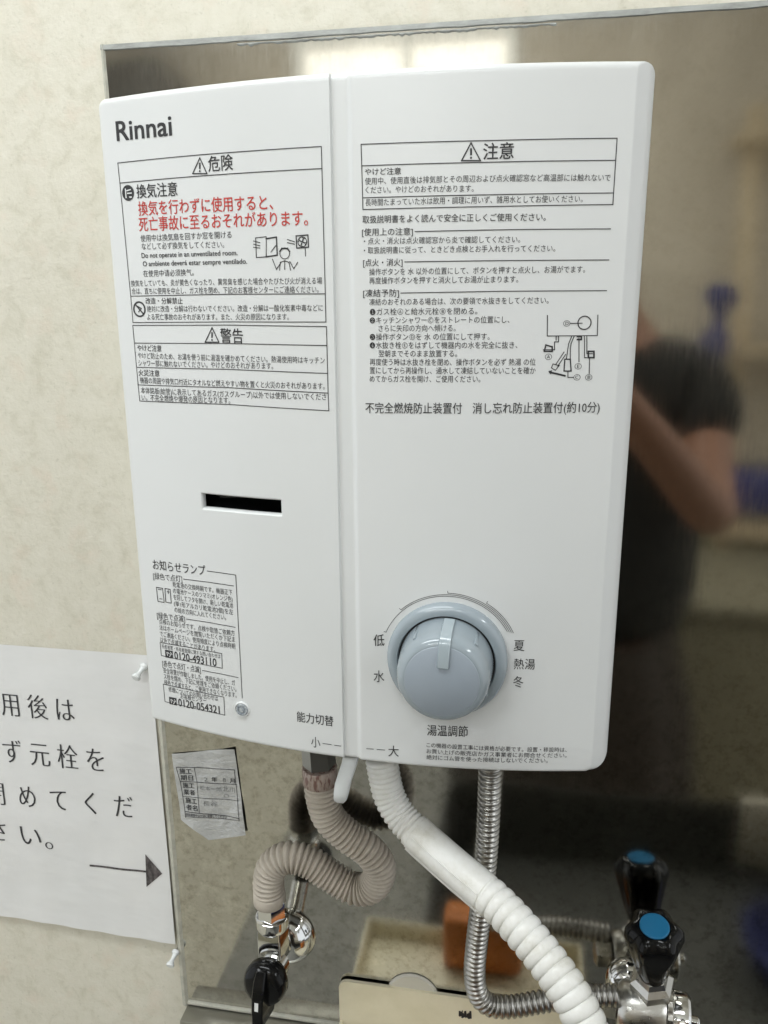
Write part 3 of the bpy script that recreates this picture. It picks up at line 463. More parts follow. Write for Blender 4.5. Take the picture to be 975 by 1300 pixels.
# ---- printing on the cover
PRINT = [('brand_lettering', 'ink', [('Rinnai', 0.01274, 0.04845, 0.35381, 0.35356, 0.00969, 0.022, True)], [], []), ('danger_notice', 'ink', [('危険', 0.06915, 0.08346, 0.33323, 0.33347, 0.00711, 0.008, False), ('換気注意', 0.02302, 0.0494, 0.32266, 0.32244, 0.00667, 0.012, False), ('使用中は換気扇を回すか窓を開ける', 0.02319, 0.0806, 0.29857, 0.29845, 0.00342, 0.0, False), ('などして必ず換気をしてください。', 0.02357, 0.07593, 0.29443, 0.29369, 0.00343, 0.0, False), ('Do not operate in an unventilated room.', 0.02304, 0.0835, 0.28926, 0.28902, 0.00348, 0.012, True), ('O ambiente deverá estar sempre ventilado.', 0.02341, 0.0889, 0.28487, 0.28463, 0.00348, 0.012, True), ('在使用中请必须换气。', 0.02319, 0.05636, 0.28005, 0.27996, 0.00342, 0.0, False), ('換気をしていても、炎が黄色くなったり、異常臭を感じた場合やたびたび火が消える場', 0.01409, 0.13034, 0.27494, 0.27455, 0.0033, 0.0, False), ('合は、直ちに使用を中止し、ガス栓を閉め、下記のお客様センターにご連絡ください。', 0.01414, 0.12835, 0.27066, 0.27029, 0.00332, 0.0, False), ('改造・分解禁止', 0.02333, 0.04814, 0.26534, 0.26522, 0.00323, 0.006, False), ('絶対に改造・分解は行わないでください。改造・分解は一酸化炭素中毒などに', 0.02388, 0.1304, 0.26101, 0.26104, 0.0033, 0.0, False), ('よる死亡事故のおそれがあります。また、火災の原因になります。', 0.02344, 0.11145, 0.25662, 0.25661, 0.00333, 0.0, False)], [([(0.06441, 0.33675), (0.05955, 0.32945), (0.06809, 0.32893), (0.06441, 0.33675)], 0.0006), ([(0.06421, 0.33404), (0.06405, 0.33192)], 0.0009), ([(0.01174, 0.33813), (0.05703, 0.33821), (0.13167, 0.3381)], 0.00042), ([(0.01211, 0.32789), (0.0567, 0.32805), (0.13168, 0.32801)], 0.00042), ([(0.01174, 0.33813), (0.01211, 0.32789), (0.01307, 0.26809), (0.01314, 0.2536)], 0.00042), ([(0.13167, 0.3381), (0.13168, 0.32801), (0.13187, 0.2681), (0.13184, 0.25398)], 0.00042), ([(0.01307, 0.26809), (0.07687, 0.26845), (0.13187, 0.2681)], 0.00042), ([(0.01314, 0.2536), (0.07598, 0.25408), (0.13184, 0.25398)], 0.00042), ([(0.09442, 0.29645), (0.10042, 0.29685), (0.09995, 0.28697), (0.09433, 0.28671), (0.09442, 0.29645)], 0.00042), ([(0.10037, 0.29588), (0.10613, 0.29648), (0.10618, 0.2876), (0.09995, 0.28697)], 0.0007), ([(0.10272, 0.28924), (0.10551, 0.29226)], 0.00042), ([(0.09318, 0.29493), (0.09672, 0.29405)], 0.00042), ([(0.0931, 0.29338), (0.09665, 0.2925)], 0.00042), ([(0.09301, 0.29182), (0.09659, 0.29134)], 0.00042), ([(0.11697, 0.29675), (0.12338, 0.29703), (0.12349, 0.29112), (0.1171, 0.29082), (0.11697, 0.29675)], 0.0006), ([(0.11217, 0.29516), (0.11601, 0.29391)], 0.00042), ([(0.11211, 0.29363), (0.11597, 0.29276)], 0.00042), ([(0.12168, 0.29071), (0.12177, 0.28687)], 0.00042), ([(0.10345, 0.28572), (0.10544, 0.2806), (0.10823, 0.28406)], 0.00042), ([(0.11737, 0.28387), (0.11509, 0.28081), (0.11305, 0.28435)], 0.00042), ([(0.10719, 0.28017), (0.10779, 0.28406), (0.11023, 0.28479), (0.1126, 0.28397), (0.11332, 0.28006)], 0.00042), ([(0.11022, 0.2844), (0.11006, 0.28051)], 0.00042), ([(0.1078, 0.2895), (0.10895, 0.29082), (0.112, 0.29075), (0.11303, 0.28937)], 0.0008), ([(0.015870000000000002, 0.26354), (0.02107, 0.25834)], 0.0008), ([(0.01747, 0.26254), (0.01987, 0.26134), (0.01787, 0.25954)], 0.0006)], [('disc', (0.06394, 0.3304), 0.0005), ('circle', (0.11038, 0.28839), 0.0027, 0.0004), ('circle', (0.12021, 0.2938), 0.0024, 0.0004), ('disc', (0.01719, 0.32251), 0.0041), ('circle', (0.12140737929220374, 0.29430624384500126), 0.0011, 0.0003), ('circle', (0.11970375615499876, 0.29499737929220377), 0.0011, 0.0003), ('circle', (0.11901262070779625, 0.29329375615499875), 0.0011, 0.0003), ('circle', (0.12071624384500124, 0.29260262070779625), 0.0011, 0.0003), ('circle', (0.01847, 0.26094), 0.0039, 0.0009)]), ('danger_notice_red', 'redink', [('換気を行わずに使用すると、', 0.02332, 0.10491, 0.31387, 0.31326, 0.00699, 0.008, False), ('死亡事故に至るおそれがあります。', 0.02286, 0.12355, 0.30576, 0.30498, 0.00703, 0.008, False)], [], []), ('ventilation_symbol', 'enamel', [], [([(0.01559, 0.32451), (0.01559, 0.32031000000000004), (0.01919, 0.32031000000000004)], 0.0007), ([(0.016390000000000002, 0.32371), (0.01899, 0.32411)], 0.0006), ([(0.01679, 0.32231000000000004), (0.01939, 0.32231000000000004)], 0.0006)], []), ('warning_notice', 'ink', [('警告', 0.07068, 0.08436, 0.24669, 0.24649, 0.0073, 0.01, False), ('やけど注意', 0.0148, 0.03169, 0.23939, 0.23928, 0.00337, 0.01, False), ('やけど防止のため、お湯を使う前に湯温を確かめてください。熱湯使用時はキッチン', 0.01475, 0.13068, 0.23512, 0.23428, 0.00342, 0.0, False), ('シャワー部に触れないでください。やけどのおそれがあります。', 0.01464, 0.10135, 0.23087, 0.23097, 0.00347, 0.0, False), ('火災注意', 0.01417, 0.02902, 0.22529, 0.22529, 0.00344, 0.01, False), ('機器の周囲や排気口付近にタオルなど燃えやすい物を置くと火災のおそれがあります。', 0.01476, 0.13032, 0.22102, 0.22084, 0.00348, 0.0, False), ('本体銘板(給管)に表示してあるガス(ガスグループ)以外では使用しないでくださ', 0.01484, 0.13105, 0.21521, 0.2152, 0.0035, 0.0, False), ('い。不完全燃焼や爆発の原因となります。', 0.01498, 0.07446, 0.21106, 0.21167, 0.00359, 0.0, False)], [([(0.06571, 0.25097), (0.06082, 0.24319), (0.06947, 0.24328), (0.06571, 0.25097)], 0.0006), ([(0.06552, 0.2482), (0.06536, 0.24603)], 0.0009), ([(0.0128, 0.25202), (0.07587, 0.25242), (0.13208, 0.25167)], 0.00042), ([(0.01298, 0.24211), (0.07526, 0.24267), (0.13205, 0.24204)], 0.00042), ([(0.01364, 0.22838), (0.0744, 0.22879), (0.13211, 0.22763)], 0.00042), ([(0.0131, 0.21833), (0.07377, 0.21883), (0.13211, 0.21731)], 0.00042), ([(0.01332, 0.20897), (0.07319, 0.20957), (0.13227, 0.20795)], 0.00042), ([(0.0128, 0.25202), (0.0131, 0.21833), (0.01332, 0.20897)], 0.00042), ([(0.13208, 0.25167), (0.13211, 0.21731), (0.13227, 0.20795)], 0.00042)], [('disc', (0.06526, 0.24448), 0.0005)]), ('caution_notice', 'ink', [('注意', 0.21112, 0.22546, 0.33269, 0.33285, 0.00695, 0.012, False), ('やけど注意', 0.15363, 0.17155, 0.32552, 0.32528, 0.00299, 0.01, False), ('使用中、使用直後は排気部とその周辺および点火確認窓など高温部には触れないで', 0.15358, 0.27144, 0.32119, 0.3204, 0.00309, 0.0, False), ('ください。やけどのおそれがあります。', 0.1538, 0.20692, 0.31716, 0.3165, 0.00312, 0.0, False), ('長時間たまっていた水は飲用・調理に用いず、雑用水としてお使いください。', 0.15373, 0.25886, 0.31133, 0.31101, 0.00313, 0.0, False)], [([(0.20522, 0.33683), (0.20088, 0.32911), (0.20987, 0.32888), (0.20522, 0.33683)], 0.0006), ([(0.20528, 0.33402), (0.20532, 0.33182)], 0.0009), ([(0.1519, 0.33811), (0.21337, 0.33765), (0.2733, 0.33778)], 0.00042), ([(0.15204, 0.32838), (0.21362, 0.3281), (0.27327, 0.3281)], 0.00042), ([(0.15228, 0.31368), (0.214, 0.31351), (0.2731, 0.3136)], 0.00042), ([(0.15241, 0.30825), (0.21414, 0.30815), (0.27321, 0.30839)], 0.00042), ([(0.1519, 0.33811), (0.15241, 0.30825)], 0.00042), ([(0.2733, 0.33778), (0.27321, 0.30839)], 0.00042)], [('disc', (0.20535, 0.33025), 0.0005)]), ('usage_instructions', 'ink', [('取扱説明書をよく読んで安全に正しくご使用ください。', 0.15214, 0.24176, 0.30347, 0.30294, 0.00342, 0.006, False), ('[使用上の注意]', 0.15178, 0.17749, 0.29753, 0.29733, 0.00339, 0.004, False), ('・点火・消火は点火確認窓から炎で確認してください。', 0.15269, 0.22992, 0.29322, 0.29284, 0.00309, 0.0, False), ('・取扱説明書に従って、ときどき点検とお手入れを行ってください。', 0.15263, 0.24692, 0.28882, 0.28854, 0.00311, 0.0, False), ('[点火・消火]', 0.15215, 0.17229, 0.28293, 0.28291, 0.00345, 0.004, False), ('操作ボタンを 水 以外の位置にして、ボタンを押すと点火し、お湯がでます。', 0.15527, 0.26175, 0.27839, 0.27859, 0.0032, 0.0, False), ('再度操作ボタンを押すと消火してお湯が止まります。', 0.15522, 0.22959, 0.27419, 0.27417, 0.00322, 0.0, False), ('[凍結予防]', 0.15195, 0.17047, 0.26811, 0.26813, 0.00351, 0.004, False), ('凍結のおそれのある場合は、次の要領で水抜きをしてください。', 0.1551, 0.24483, 0.26374, 0.26403, 0.00319, 0.0, False), ('❶ガス栓Ⓐと給水元栓Ⓑを閉める。', 0.15534, 0.20995, 0.25895, 0.25909, 0.00323, 0.0, False), ('❷キッチンシャワーⒸをストレートの位置にし、', 0.15529, 0.22596, 0.25476, 0.25483, 0.00324, 0.0, False), ('さらに矢印の方向へ傾ける。', 0.15983, 0.1993, 0.25071, 0.25082, 0.00326, 0.0, False), ('❸操作ボタンⒹを 水 の位置にして押す。', 0.1552, 0.2164, 0.24644, 0.24659, 0.00327, 0.0, False), ('❹水抜き栓Ⓔをはずして機器内の水を完全に抜き、', 0.15515, 0.23035, 0.24223, 0.24235, 0.00329, 0.0, False), ('翌朝までそのまま放置する。', 0.15972, 0.20022, 0.23802, 0.23817, 0.0033, 0.0, False), ('再度使う時は水抜き栓を閉め、操作ボタンを必ず 熱湯 の位', 0.15505, 0.23967, 0.23369, 0.23389, 0.00332, 0.0, False), ('置にしてから再操作し、通水して凍結していないことを確か', 0.155, 0.23985, 0.22941, 0.22964, 0.00334, 0.0, False), ('めてからガス栓を開け、ご使用ください。', 0.15495, 0.21227, 0.22507, 0.2254, 0.00337, 0.0, False), ('不完全燃焼防止装置付\u3000消し忘れ防止装置付(約10分)', 0.15244, 0.27286, 0.20983, 0.21097, 0.0054, 0.004, False), ('Ⓓ', 0.25248, 0.25588, 0.25285, 0.25283, 0.00313, 0.0, False), ('Ⓐ', 0.24422, 0.24766, 0.2365, 0.23648, 0.00319, 0.0, False), ('Ⓔ', 0.25919, 0.26264, 0.23173, 0.23171, 0.00321, 0.0, False), ('Ⓑ', 0.26475, 0.26821, 0.22618, 0.22616, 0.00323, 0.0, False), ('Ⓒ', 0.25889, 0.26235, 0.22621, 0.2262, 0.00324, 0.0, False)], [([(0.17859, 0.29731), (0.22579, 0.29744), (0.2728, 0.29731)], 0.00042), ([(0.17348, 0.28308), (0.22245, 0.28308), (0.27295, 0.28295)], 0.00042), ([(0.17147, 0.26812), (0.22289, 0.26856), (0.27272, 0.26847)], 0.00042), ([(0.24454, 0.25675), (0.2449, 0.24678), (0.26953, 0.24683), (0.26921, 0.25679)], 0.00042), ([(0.25592, 0.25283), (0.26171, 0.25294)], 0.00042), ([(0.25041, 0.24675), (0.25055, 0.24386), (0.24861, 0.24387), (0.24879, 0.23999), (0.24333, 0.24001)], 0.00042), ([(0.24925, 0.24676), (0.24935, 0.24464)], 0.00042), ([(0.24716, 0.24155), (0.2444, 0.24234), (0.24375, 0.23923), (0.24765, 0.23921), (0.24755, 0.24155)], 0.0007), ([(0.25701, 0.24672), (0.25564, 0.24305), (0.25537, 0.24073), (0.25486, 0.23528)], 0.00042), ([(0.25817, 0.24671), (0.25681, 0.24305), (0.25654, 0.24072), (0.25682, 0.23527)], 0.00042), ([(0.25408, 0.23528), (0.25398, 0.22939), (0.25751, 0.22938), (0.25682, 0.23527), (0.25408, 0.23528)], 0.0006), ([(0.2605, 0.2467), (0.26118, 0.23407)], 0.00042), ([(0.25973, 0.24651), (0.26167, 0.2465), (0.26176, 0.24495), (0.25982, 0.24496)], 0.0008), ([(0.26322, 0.24668), (0.26381, 0.23601), (0.2685, 0.23598)], 0.00042), ([(0.26438, 0.24667), (0.26487, 0.23795), (0.2676, 0.23794)], 0.00042), ([(0.26558, 0.23912), (0.26831, 0.2391), (0.2685, 0.23598), (0.26576, 0.236), (0.26558, 0.23912)], 0.0008), ([(0.26637, 0.2356), (0.2666, 0.22814)], 0.00042), ([(0.25596, 0.22899), (0.2561, 0.22623), (0.25885, 0.22621)], 0.00042), ([(0.25352, 0.2388), (0.24989, 0.23295)], 0.00042), ([(0.25436, 0.23762), (0.25073, 0.23177)], 0.00042), ([(0.24833, 0.23296), (0.2515, 0.23216), (0.24965, 0.22981), (0.24764, 0.231), (0.24833, 0.23296)], 0.00042), ([(0.25449, 0.22703), (0.25052, 0.22803), (0.24695, 0.22883)], 0.0009)], [('circle', (0.26286, 0.25309), 0.0032, 0.0005), ('poly', [(0.24614, 0.22943), (0.24808, 0.22981), (0.24739, 0.22765)])]), ('lamp_instructions', 'ink', [('お知らせランプ', 0.01288, 0.05123, 0.1085, 0.10976, 0.00621, 0.004, False), ('[緑色で点灯]', 0.01244, 0.03422, 0.10101, 0.10221, 0.00422, 0.0, False), ('乾電池の交換時期です。機器正下', 0.02689, 0.06885, 0.09769, 0.09828, 0.0034, 0.0, False), ('の電池ケースのツマミ(オレンジ色)', 0.02682, 0.06876, 0.09359, 0.09421, 0.00342, 0.0, False), ('を回してフタを開け、新しい乾電池', 0.02675, 0.06888, 0.08947, 0.09014, 0.00343, 0.0, False), ('(単1形アルカリ乾電池2個)を左', 0.0268, 0.06862, 0.0853, 0.08596, 0.00345, 0.0, False), ('の絵の方向に入れてください。', 0.02678, 0.06355, 0.0811, 0.08173, 0.00347, 0.0, False), ('[緑色で点滅]', 0.01283, 0.03406, 0.07502, 0.0761, 0.00435, 0.0, False), ('点検のお知らせです。点検や取替ご依頼方', 0.01413, 0.06886, 0.07129, 0.07238, 0.00352, 0.0, False), ('法はホームページを閲覧いただくか下記ま', 0.01397, 0.06883, 0.06713, 0.06831, 0.00354, 0.0, False), ('でご連絡ください。使用頻度により点検時期', 0.01394, 0.06873, 0.06286, 0.06394, 0.00355, 0.0, False), ('以外で点滅することがあります。', 0.01379, 0.05444, 0.05871, 0.05955, 0.00359, 0.0, False), ('所有者票・所有者登録に関する問い合わせは', 0.01467, 0.05799, 0.05443, 0.05558, 0.00281, 0.0, False), ('0120-493110', 0.02402, 0.05486, 0.05027, 0.05101, 0.00517, 0.014, True), ('[赤色で点灯・点滅]', 0.01386, 0.04304, 0.04251, 0.04388, 0.00448, 0.0, False), ('安全装置が作動しました。使用を中止し、ガ', 0.01423, 0.06715, 0.03784, 0.03954, 0.00365, 0.0, False), ('ス栓を閉め、下記に修理をご依頼ください。', 0.01427, 0.06773, 0.03363, 0.03553, 0.00366, 0.0, False), ('緑色で点滅すると、ご使用できなくなります。', 0.01431, 0.0677, 0.02946, 0.03145, 0.00368, 0.0, False), ('修理についてのお問い合わせは', 0.01721, 0.05426, 0.02525, 0.02659, 0.00357, 0.0, False), ('お客様センター', 0.02627, 0.04566, 0.0226, 0.02328, 0.00358, 0.0, False), ('0120-054321', 0.02421, 0.05493, 0.01772, 0.01896, 0.00535, 0.014, True)], [([(0.05265, 0.10979), (0.06217, 0.1098), (0.07179, 0.10963), (0.07154, 0.0303)], 0.00042), ([(0.0352, 0.10235), (0.05308, 0.10281), (0.0699, 0.10265)], 0.00042), ([(0.03507, 0.07642), (0.05122, 0.07682), (0.06943, 0.07642)], 0.00042), ([(0.0443, 0.0438), (0.05727, 0.04393), (0.06951, 0.04362)], 0.00042), ([(0.01354, 0.05678), (0.03557, 0.05769), (0.05901, 0.05773), (0.0588, 0.04794), (0.03479, 0.04799), (0.01369, 0.04791), (0.01354, 0.05678)], 0.00042), ([(0.0133, 0.02796), (0.03321, 0.02838), (0.05859, 0.02851), (0.05846, 0.01615), (0.03221, 0.01611), (0.01359, 0.01568), (0.0133, 0.02796)], 0.00042), ([(0.01422, 0.09381), (0.01899, 0.0939), (0.01933, 0.08469), (0.01455, 0.08461), (0.01422, 0.09381)], 0.0005), ([(0.02079, 0.09408), (0.02465, 0.09417), (0.02473, 0.08517), (0.02056, 0.0851), (0.02079, 0.09408)], 0.0005), ([(0.01557, 0.09273), (0.01799, 0.09281)], 0.00042), ([(0.02211, 0.09223), (0.02388, 0.09225)], 0.00042), ([(0.0231, 0.09342), (0.02307, 0.0911)], 0.00042), ([(0.0162, 0.08661), (0.01801, 0.08665)], 0.00042)], [('poly', [(0.01702, 0.05258), (0.02292, 0.05284), (0.02281, 0.0475), (0.01695, 0.04728)]), ('poly', [(0.0171, 0.01996), (0.02291, 0.02024), (0.02288, 0.01503), (0.01707, 0.01478)])]), ('freephone_symbol', 'enamel', [], [([(0.01834, 0.05102), (0.01876, 0.04895)], 0.0005), ([(0.01896, 0.05114), (0.0201, 0.0503)], 0.0005), ([(0.02166, 0.05088), (0.02023, 0.04844)], 0.0005), ([(0.02112, 0.05157), (0.0222, 0.05018)], 0.0004)], []), ('freephone_symbol', 'enamel', [], [([(0.01843, 0.01822), (0.01886, 0.01609)], 0.0005), ([(0.01906, 0.01836), (0.02022, 0.01752)], 0.0005), ([(0.02181, 0.01817), (0.02035, 0.01561)], 0.0005), ([(0.02126, 0.01887), (0.02223, 0.01743)], 0.0004)], []), ('lever_lettering', 'ink', [('能力切替', 0.10752, 0.1305, 0.02401, 0.02396, 0.00642, 0.004, False), ('小', 0.11607, 0.12188, 0.00853, 0.00853, 0.0069, 0.0, False), ('大', 0.16365, 0.16989, 0.0086, 0.009, 0.00683, 0.0, False)], [([(0.12357, 0.00858), (0.12881, 0.00851)], 0.00042), ([(0.13097, 0.0084), (0.1347, 0.0084)], 0.00042), ([(0.1506, 0.00875), (0.15466, 0.00893)], 0.00042), ([(0.15694, 0.00894), (0.16153, 0.00914)], 0.00042)], []), ('dial_lettering', 'ink', [('低', 0.1555, 0.16175, 0.07805, 0.07865, 0.00675, 0.006, False)], [], []), ('dial_lettering', 'ink', [('水', 0.15527, 0.1616, 0.05577, 0.05625, 0.00691, 0.0, False)], [], []), ('dial_lettering', 'ink', [('夏', 0.23403, 0.23992, 0.07912, 0.07914, 0.00641, 0.0, False)], [], []), ('dial_lettering', 'ink', [('熱湯', 0.2344, 0.24608, 0.06793, 0.06794, 0.0062, 0.0, False)], [], []), ('dial_lettering', 'ink', [('冬', 0.23442, 0.24008, 0.05707, 0.05704, 0.00652, 0.0, False)], [], []), ('dial_lettering', 'ink', [('湯温調節', 0.18648, 0.20986, 0.0243, 0.02495, 0.00665, 0.006, False)], [], []), ('installation_notice', 'ink', [('この機器の設置工事には資格が必要です。設置・移設時は、', 0.18618, 0.26609, 0.01487, 0.01482, 0.00297, 0.0, False), ('お買い上げの販売店かガス事業者にお問合せください。', 0.18621, 0.26627, 0.01087, 0.01127, 0.00297, 0.0, False), ('絶対にゴム管を使った接続はしないでください。', 0.18623, 0.25573, 0.00691, 0.00789, 0.00299, 0.0, False)], [], [])]
for name, ink, texts, lines, extra in PRINT:
    p = Print()
    for body, x0, x1, za, zb, h, bold, lat in texts: p.text(body, x0, x1, za, zb, h, bold, lat)
    for pts, w in lines: p.line(pts, w)
    for e in extra:
        if e[0] == 'disc': p.disc(e[1], e[2])
        elif e[0] == 'circle': p.circle(e[1], e[2], *e[3:])
        elif e[0] == 'poly': p.poly(e[1])
    p.panel(name, ink, cover)
# dial scale: up to four arcs packed side by side as the water gets hotter
p = Print()
for k, (a0, a1) in enumerate(((158.2, 28), (133, 27), (90, 26), (58, 25))):
    p.circle((kx, kz), .0372 + .0009 * k, .00028, a0, a1, 40)
    t = math.radians(a0); r = .0372 + .0009 * k
    p.line([(kx + r * math.cos(t), kz + r * math.sin(t)), (kx + (r + .0012) * math.cos(t + .004), kz + (r + .0012) * math.sin(t + .004))], .0003)
p.panel('dial_scale', 'ink', cover)

# ================================================================== GAS HOSE AND VALVE
gas = thing('gas_hose', 'beige ribbed gas hose looping from the heater down to the chrome valve', 'gas hose')
path = spline([(0.10171, -0.062, -0.0657), (0.10253, -0.062, -0.07838), (0.10708, -0.061, -0.09536), (0.1194, -0.06, -0.10901), (0.13398, -0.058, -0.12058), (0.14243, -0.054, -0.13731), (0.13675, -0.05, -0.1577), (0.12177, -0.048, -0.16418), (0.10338, -0.047, -0.15631), (0.08766, -0.047, -0.14653), (0.072, -0.048, -0.14292), (0.05957, -0.049, -0.15004), (0.05495, -0.05, -0.16255), (0.05486, -0.05, -0.17896)], .0004)
bm = bmesh.new(); corrugated(bm, path, .0004, .0121, .0030, .0039, 26, .8); obj('ribbed_hose', bm, 'rubber', gas, angle=180)
gt, ge = Vector((0.10171, -0.062, -0.0657)), Vector((0.05486, -0.05, -0.17896))
ax = (path[0] - path[6]).normalized()
bm = bmesh.new(); lathe(bm, path[0] - ax * .001, ax, [(0, .0121), (.0005, .0125), (.0125, .0125), (.013, .0121)], 32); obj('printed_band', bm, 'band', gas)
bm = bmesh.new(); lathe(bm, path[0] + ax * .0125, ax, [(0, .0098), (.0012, .0118), (.017, .0118), (.018, .0105), (.018, .008), (.05, .008)], 6, phase=.3); obj('hose_nut', bm, 'nut', gas, angle=20)
ax2 = (path[-1] - path[-7]).normalized()
bm = bmesh.new(); lathe(bm, path[-1] - ax2 * .004, ax2, [(0, .0116), (.001, .0123), (.0085, .0123), (.0095, .0116)], 32); obj('hose_cuff', bm, 'rubber', gas)

valve = thing('gas_valve', 'chrome gas valve with a black lever knob, low on the steel panel at left', 'gas valve')
vx, vy, vz = (0.05632, -0.05, -0.18162)
dx, _, dz = (0.05276, 0.0, -0.2576)
bm = bmesh.new(); lathe(bm, (dx, -.003, dz), (0, -1, 0), [(0, .0238), (.0015, .0240), (.005, .0228), (.010, .0198), (.0145, .0150), (.0170, .0092), (.0172, .0070)], 48); obj('wall_flange', bm, 'chrome', valve)
bm = bmesh.new(); lathe(bm, (dx, -.016, dz), (vx - dx, vy + .016, vz - .034 - dz), [(0, .0075), (-vy - .016, .0075)], 24); obj('inlet_pipe', bm, 'chrome', valve)
up = (path[-1] - path[-7]).normalized() * -1
bm = bmesh.new(); lathe(bm, (vx, vy, vz), (0, 0, -1), [(-.001, .0112), (0, .0116), (.0125, .0116), (.0132, .0112)], 6, phase=.25); obj('union_nut', bm, 'chrome', valve, angle=20)
bm = bmesh.new(); lathe(bm, (vx, vy, vz - .0132), (0, 0, -1), [(0, .0116), (.001, .0128), (.0075, .0130), (.0105, .0124), (.0125, .0110)], 40)
obj('valve_collar', bm, 'chrome', valve)
bm = bmesh.new(); lathe(bm, (vx, vy, vz - .0235), (0, 0, -1), [(0, .0122), (.0012, .0134), (.030, .0134), (.032, .0122)], 4, phase=.87)
bmesh.ops.bevel(bm, geom=[e for e in bm.edges if abs(e.verts[0].co.z - e.verts[1].co.z) > .01], offset=.0012, segments=3, affect='EDGES')
obj('valve_body', bm, 'chrome', valve)
# black knob on the front of the body
kc = Vector((0.05655, -0.08, -0.23421)); kax = Vector((-.10, -.90, .12)).normalized(); kx_, ky_, kz_ = frame(kax)
bm = bmesh.new(); lathe(bm, kc - kax * .020, kax, [(.0085, .0130), (.0090, .0162), (.0105, .0172), (.016, .0172), (.0195, .0158), (.0215, .0125), (.022, .006)], 40); obj('knob_disc', bm, 'black', valve)
bm = bmesh.new(); lathe(bm, kc - kax * .0240, kax, [(-.004, .0105), (.0080, .0108), (.0090, .0140), (.0112, .0146), (.0122, .0140)], 36); obj('knob_collar', bm, 'chrome', valve)
rotm = Matrix((kx_, ky_, kz_)).transposed()
def knob_frame(o, s):     # local (across, up, out) to world
    return kc + kx_ * o[0] + ky_ * o[1] + kax * o[2]
bm = bmesh.new()
blade = [(.0145, .0040, -.002, .0035), (.007, .0048, -.002, .0075), (-.004, .0050, -.002, .0098), (-.015, .0048, -.012, .0100), (-.026, .0044, -.013, .0088), (-.0275, .0040, -.011, .0078)]
pr = None
for (v, hw, o0, o1) in blade:
    pts = [(-hw, v, o0), (hw, v, o0), (hw * .95, v, o1 - .001), (hw * .75, v, o1), (-hw * .75, v, o1), (-hw * .95, v, o1 - .001)]
    r = [bm.verts.new(knob_frame(q, 1)) for q in pts]
    if pr:
        for k in range(6): bm.faces.new((pr[k], pr[(k + 1) % 6], r[(k + 1) % 6], r[k]))
    else: bm.faces.new(r[::-1])
    pr = r
bm.faces.new(pr); obj('lever_blade', bm, 'black', valve, angle=25)
bm = bmesh.new(); vv = [bm.verts.new(knob_frame(q, 1)) for q in ((-.0015, -.0055, .01035), (.0015, -.0055, .01035), (.0015, -.0125, .01035), (-.0015, -.0125, .01035))]; bm.faces.new(vv); obj('white_mark', bm, 'mark', valve, smooth=False)
bm = bmesh.new(); vv = [bm.verts.new(knob_frame(q, 1)) for q in ((-.0022, -.0236, .0097), (.0022, -.0236, .0097), (.0018, -.0262, .0094), (-.0004, -.0252, .0096))]; bm.faces.new(vv); obj('white_mark', bm, 'mark', valve, smooth=False)

# ================================================================== SHOWER HOSE
shower = thing('shower_hose', 'white ribbed shower hose running from the heater to the lower right', 'hose')
sp = spline([(0.15002, -0.085, -0.02797), (0.15223, -0.086, -0.04066), (0.15569, -0.088, -0.05383), (0.1632, -0.092, -0.06458), (0.17288, -0.097, -0.07122), (0.18624, -0.104, -0.07748), (0.20346, -0.113, -0.0848), (0.21905, -0.122, -0.08998), (0.23212, -0.131, -0.09437), (0.24475, -0.141, -0.09965), (0.25787, -0.151, -0.1075), (0.27048, -0.162, -0.11639), (0.28016, -0.171, -0.12693), (0.28722, -0.178, -0.13891)], .0004)
total = len(sp); s1, s2 = ((0.17288, -0.097, -0.07122), (0.22462, -0.125, -0.09248))
i1 = min(range(total), key=lambda i: (sp[i] - Vector(s1)).length); i2 = min(range(total), key=lambda i: (sp[i] - Vector(s2)).length)
bm = bmesh.new(); corrugated(bm, sp[:i1 + 4], .0004, .0109, .0016, .0037, 24, .8); obj('upper_hose', bm, 'hose', shower, angle=180)
bm = bmesh.new(); L_ = i2 - i1
def sleeve_r(i): return .0116 if 6 < i < L_ - 6 else .0112
tube(bm, sp[i1:i2 + 1], sleeve_r, 32); obj('smooth_sleeve', bm, 'hose', shower)
# raised seam and the flange along the sleeve's lower edge
T0 = (sp[i2] - sp[i1]).normalized(); side = T0.cross(Vector((0, -1, 0))).normalized()
if side.z > 0: side = -side
front = T0.cross(side).normalized()
if front.y > 0: front = -front
bm = bmesh.new()
ce = sp[i1 + 4:i2 - 3]; tube(bm, [q + side * .0138 + front * .0006 for q in ce], lambda i: .0015, 10); obj('sleeve_flange', bm, 'hose', shower)
bm = bmesh.new(); tube(bm, [q - side * .0035 + front * .0112 for q in ce[10:-8]], lambda i: .0006, 8); obj('sleeve_seam', bm, 'hose', shower)
bm = bmesh.new(); corrugated(bm, sp[i2 - 4:], .0004, .0120, .0019, .0068, 30, .33); obj('lower_hose', bm, 'hose', shower, angle=180)

# ================================================================== STEEL WATER PIPE
flex = thing('water_supply_pipe', 'flexible ribbed steel water pipe bending from the heater to the faucet', 'water pipe')
fp = spline([(0.22079, -0.055, -0.03483), (0.22074, -0.055, -0.05313), (0.22053, -0.054, -0.08822), (0.21966, -0.053, -0.12134), (0.21723, -0.052, -0.16257), (0.2145, -0.05, -0.19939), (0.21356, -0.049, -0.22616), (0.2166, -0.048, -0.24556), (0.22573, -0.047, -0.25531), (0.24116, -0.045, -0.25614), (0.26281, -0.042, -0.25101), (0.28316, -0.039, -0.24614), (0.30355, -0.036, -0.2442), (0.32096, -0.034, -0.24323)], .0004)
bm = bmesh.new(); corrugated(bm, fp, .0004, .0083, .0020, .0043, 24, .8); obj('ribbed_pipe', bm, 'flex', flex, angle=180)

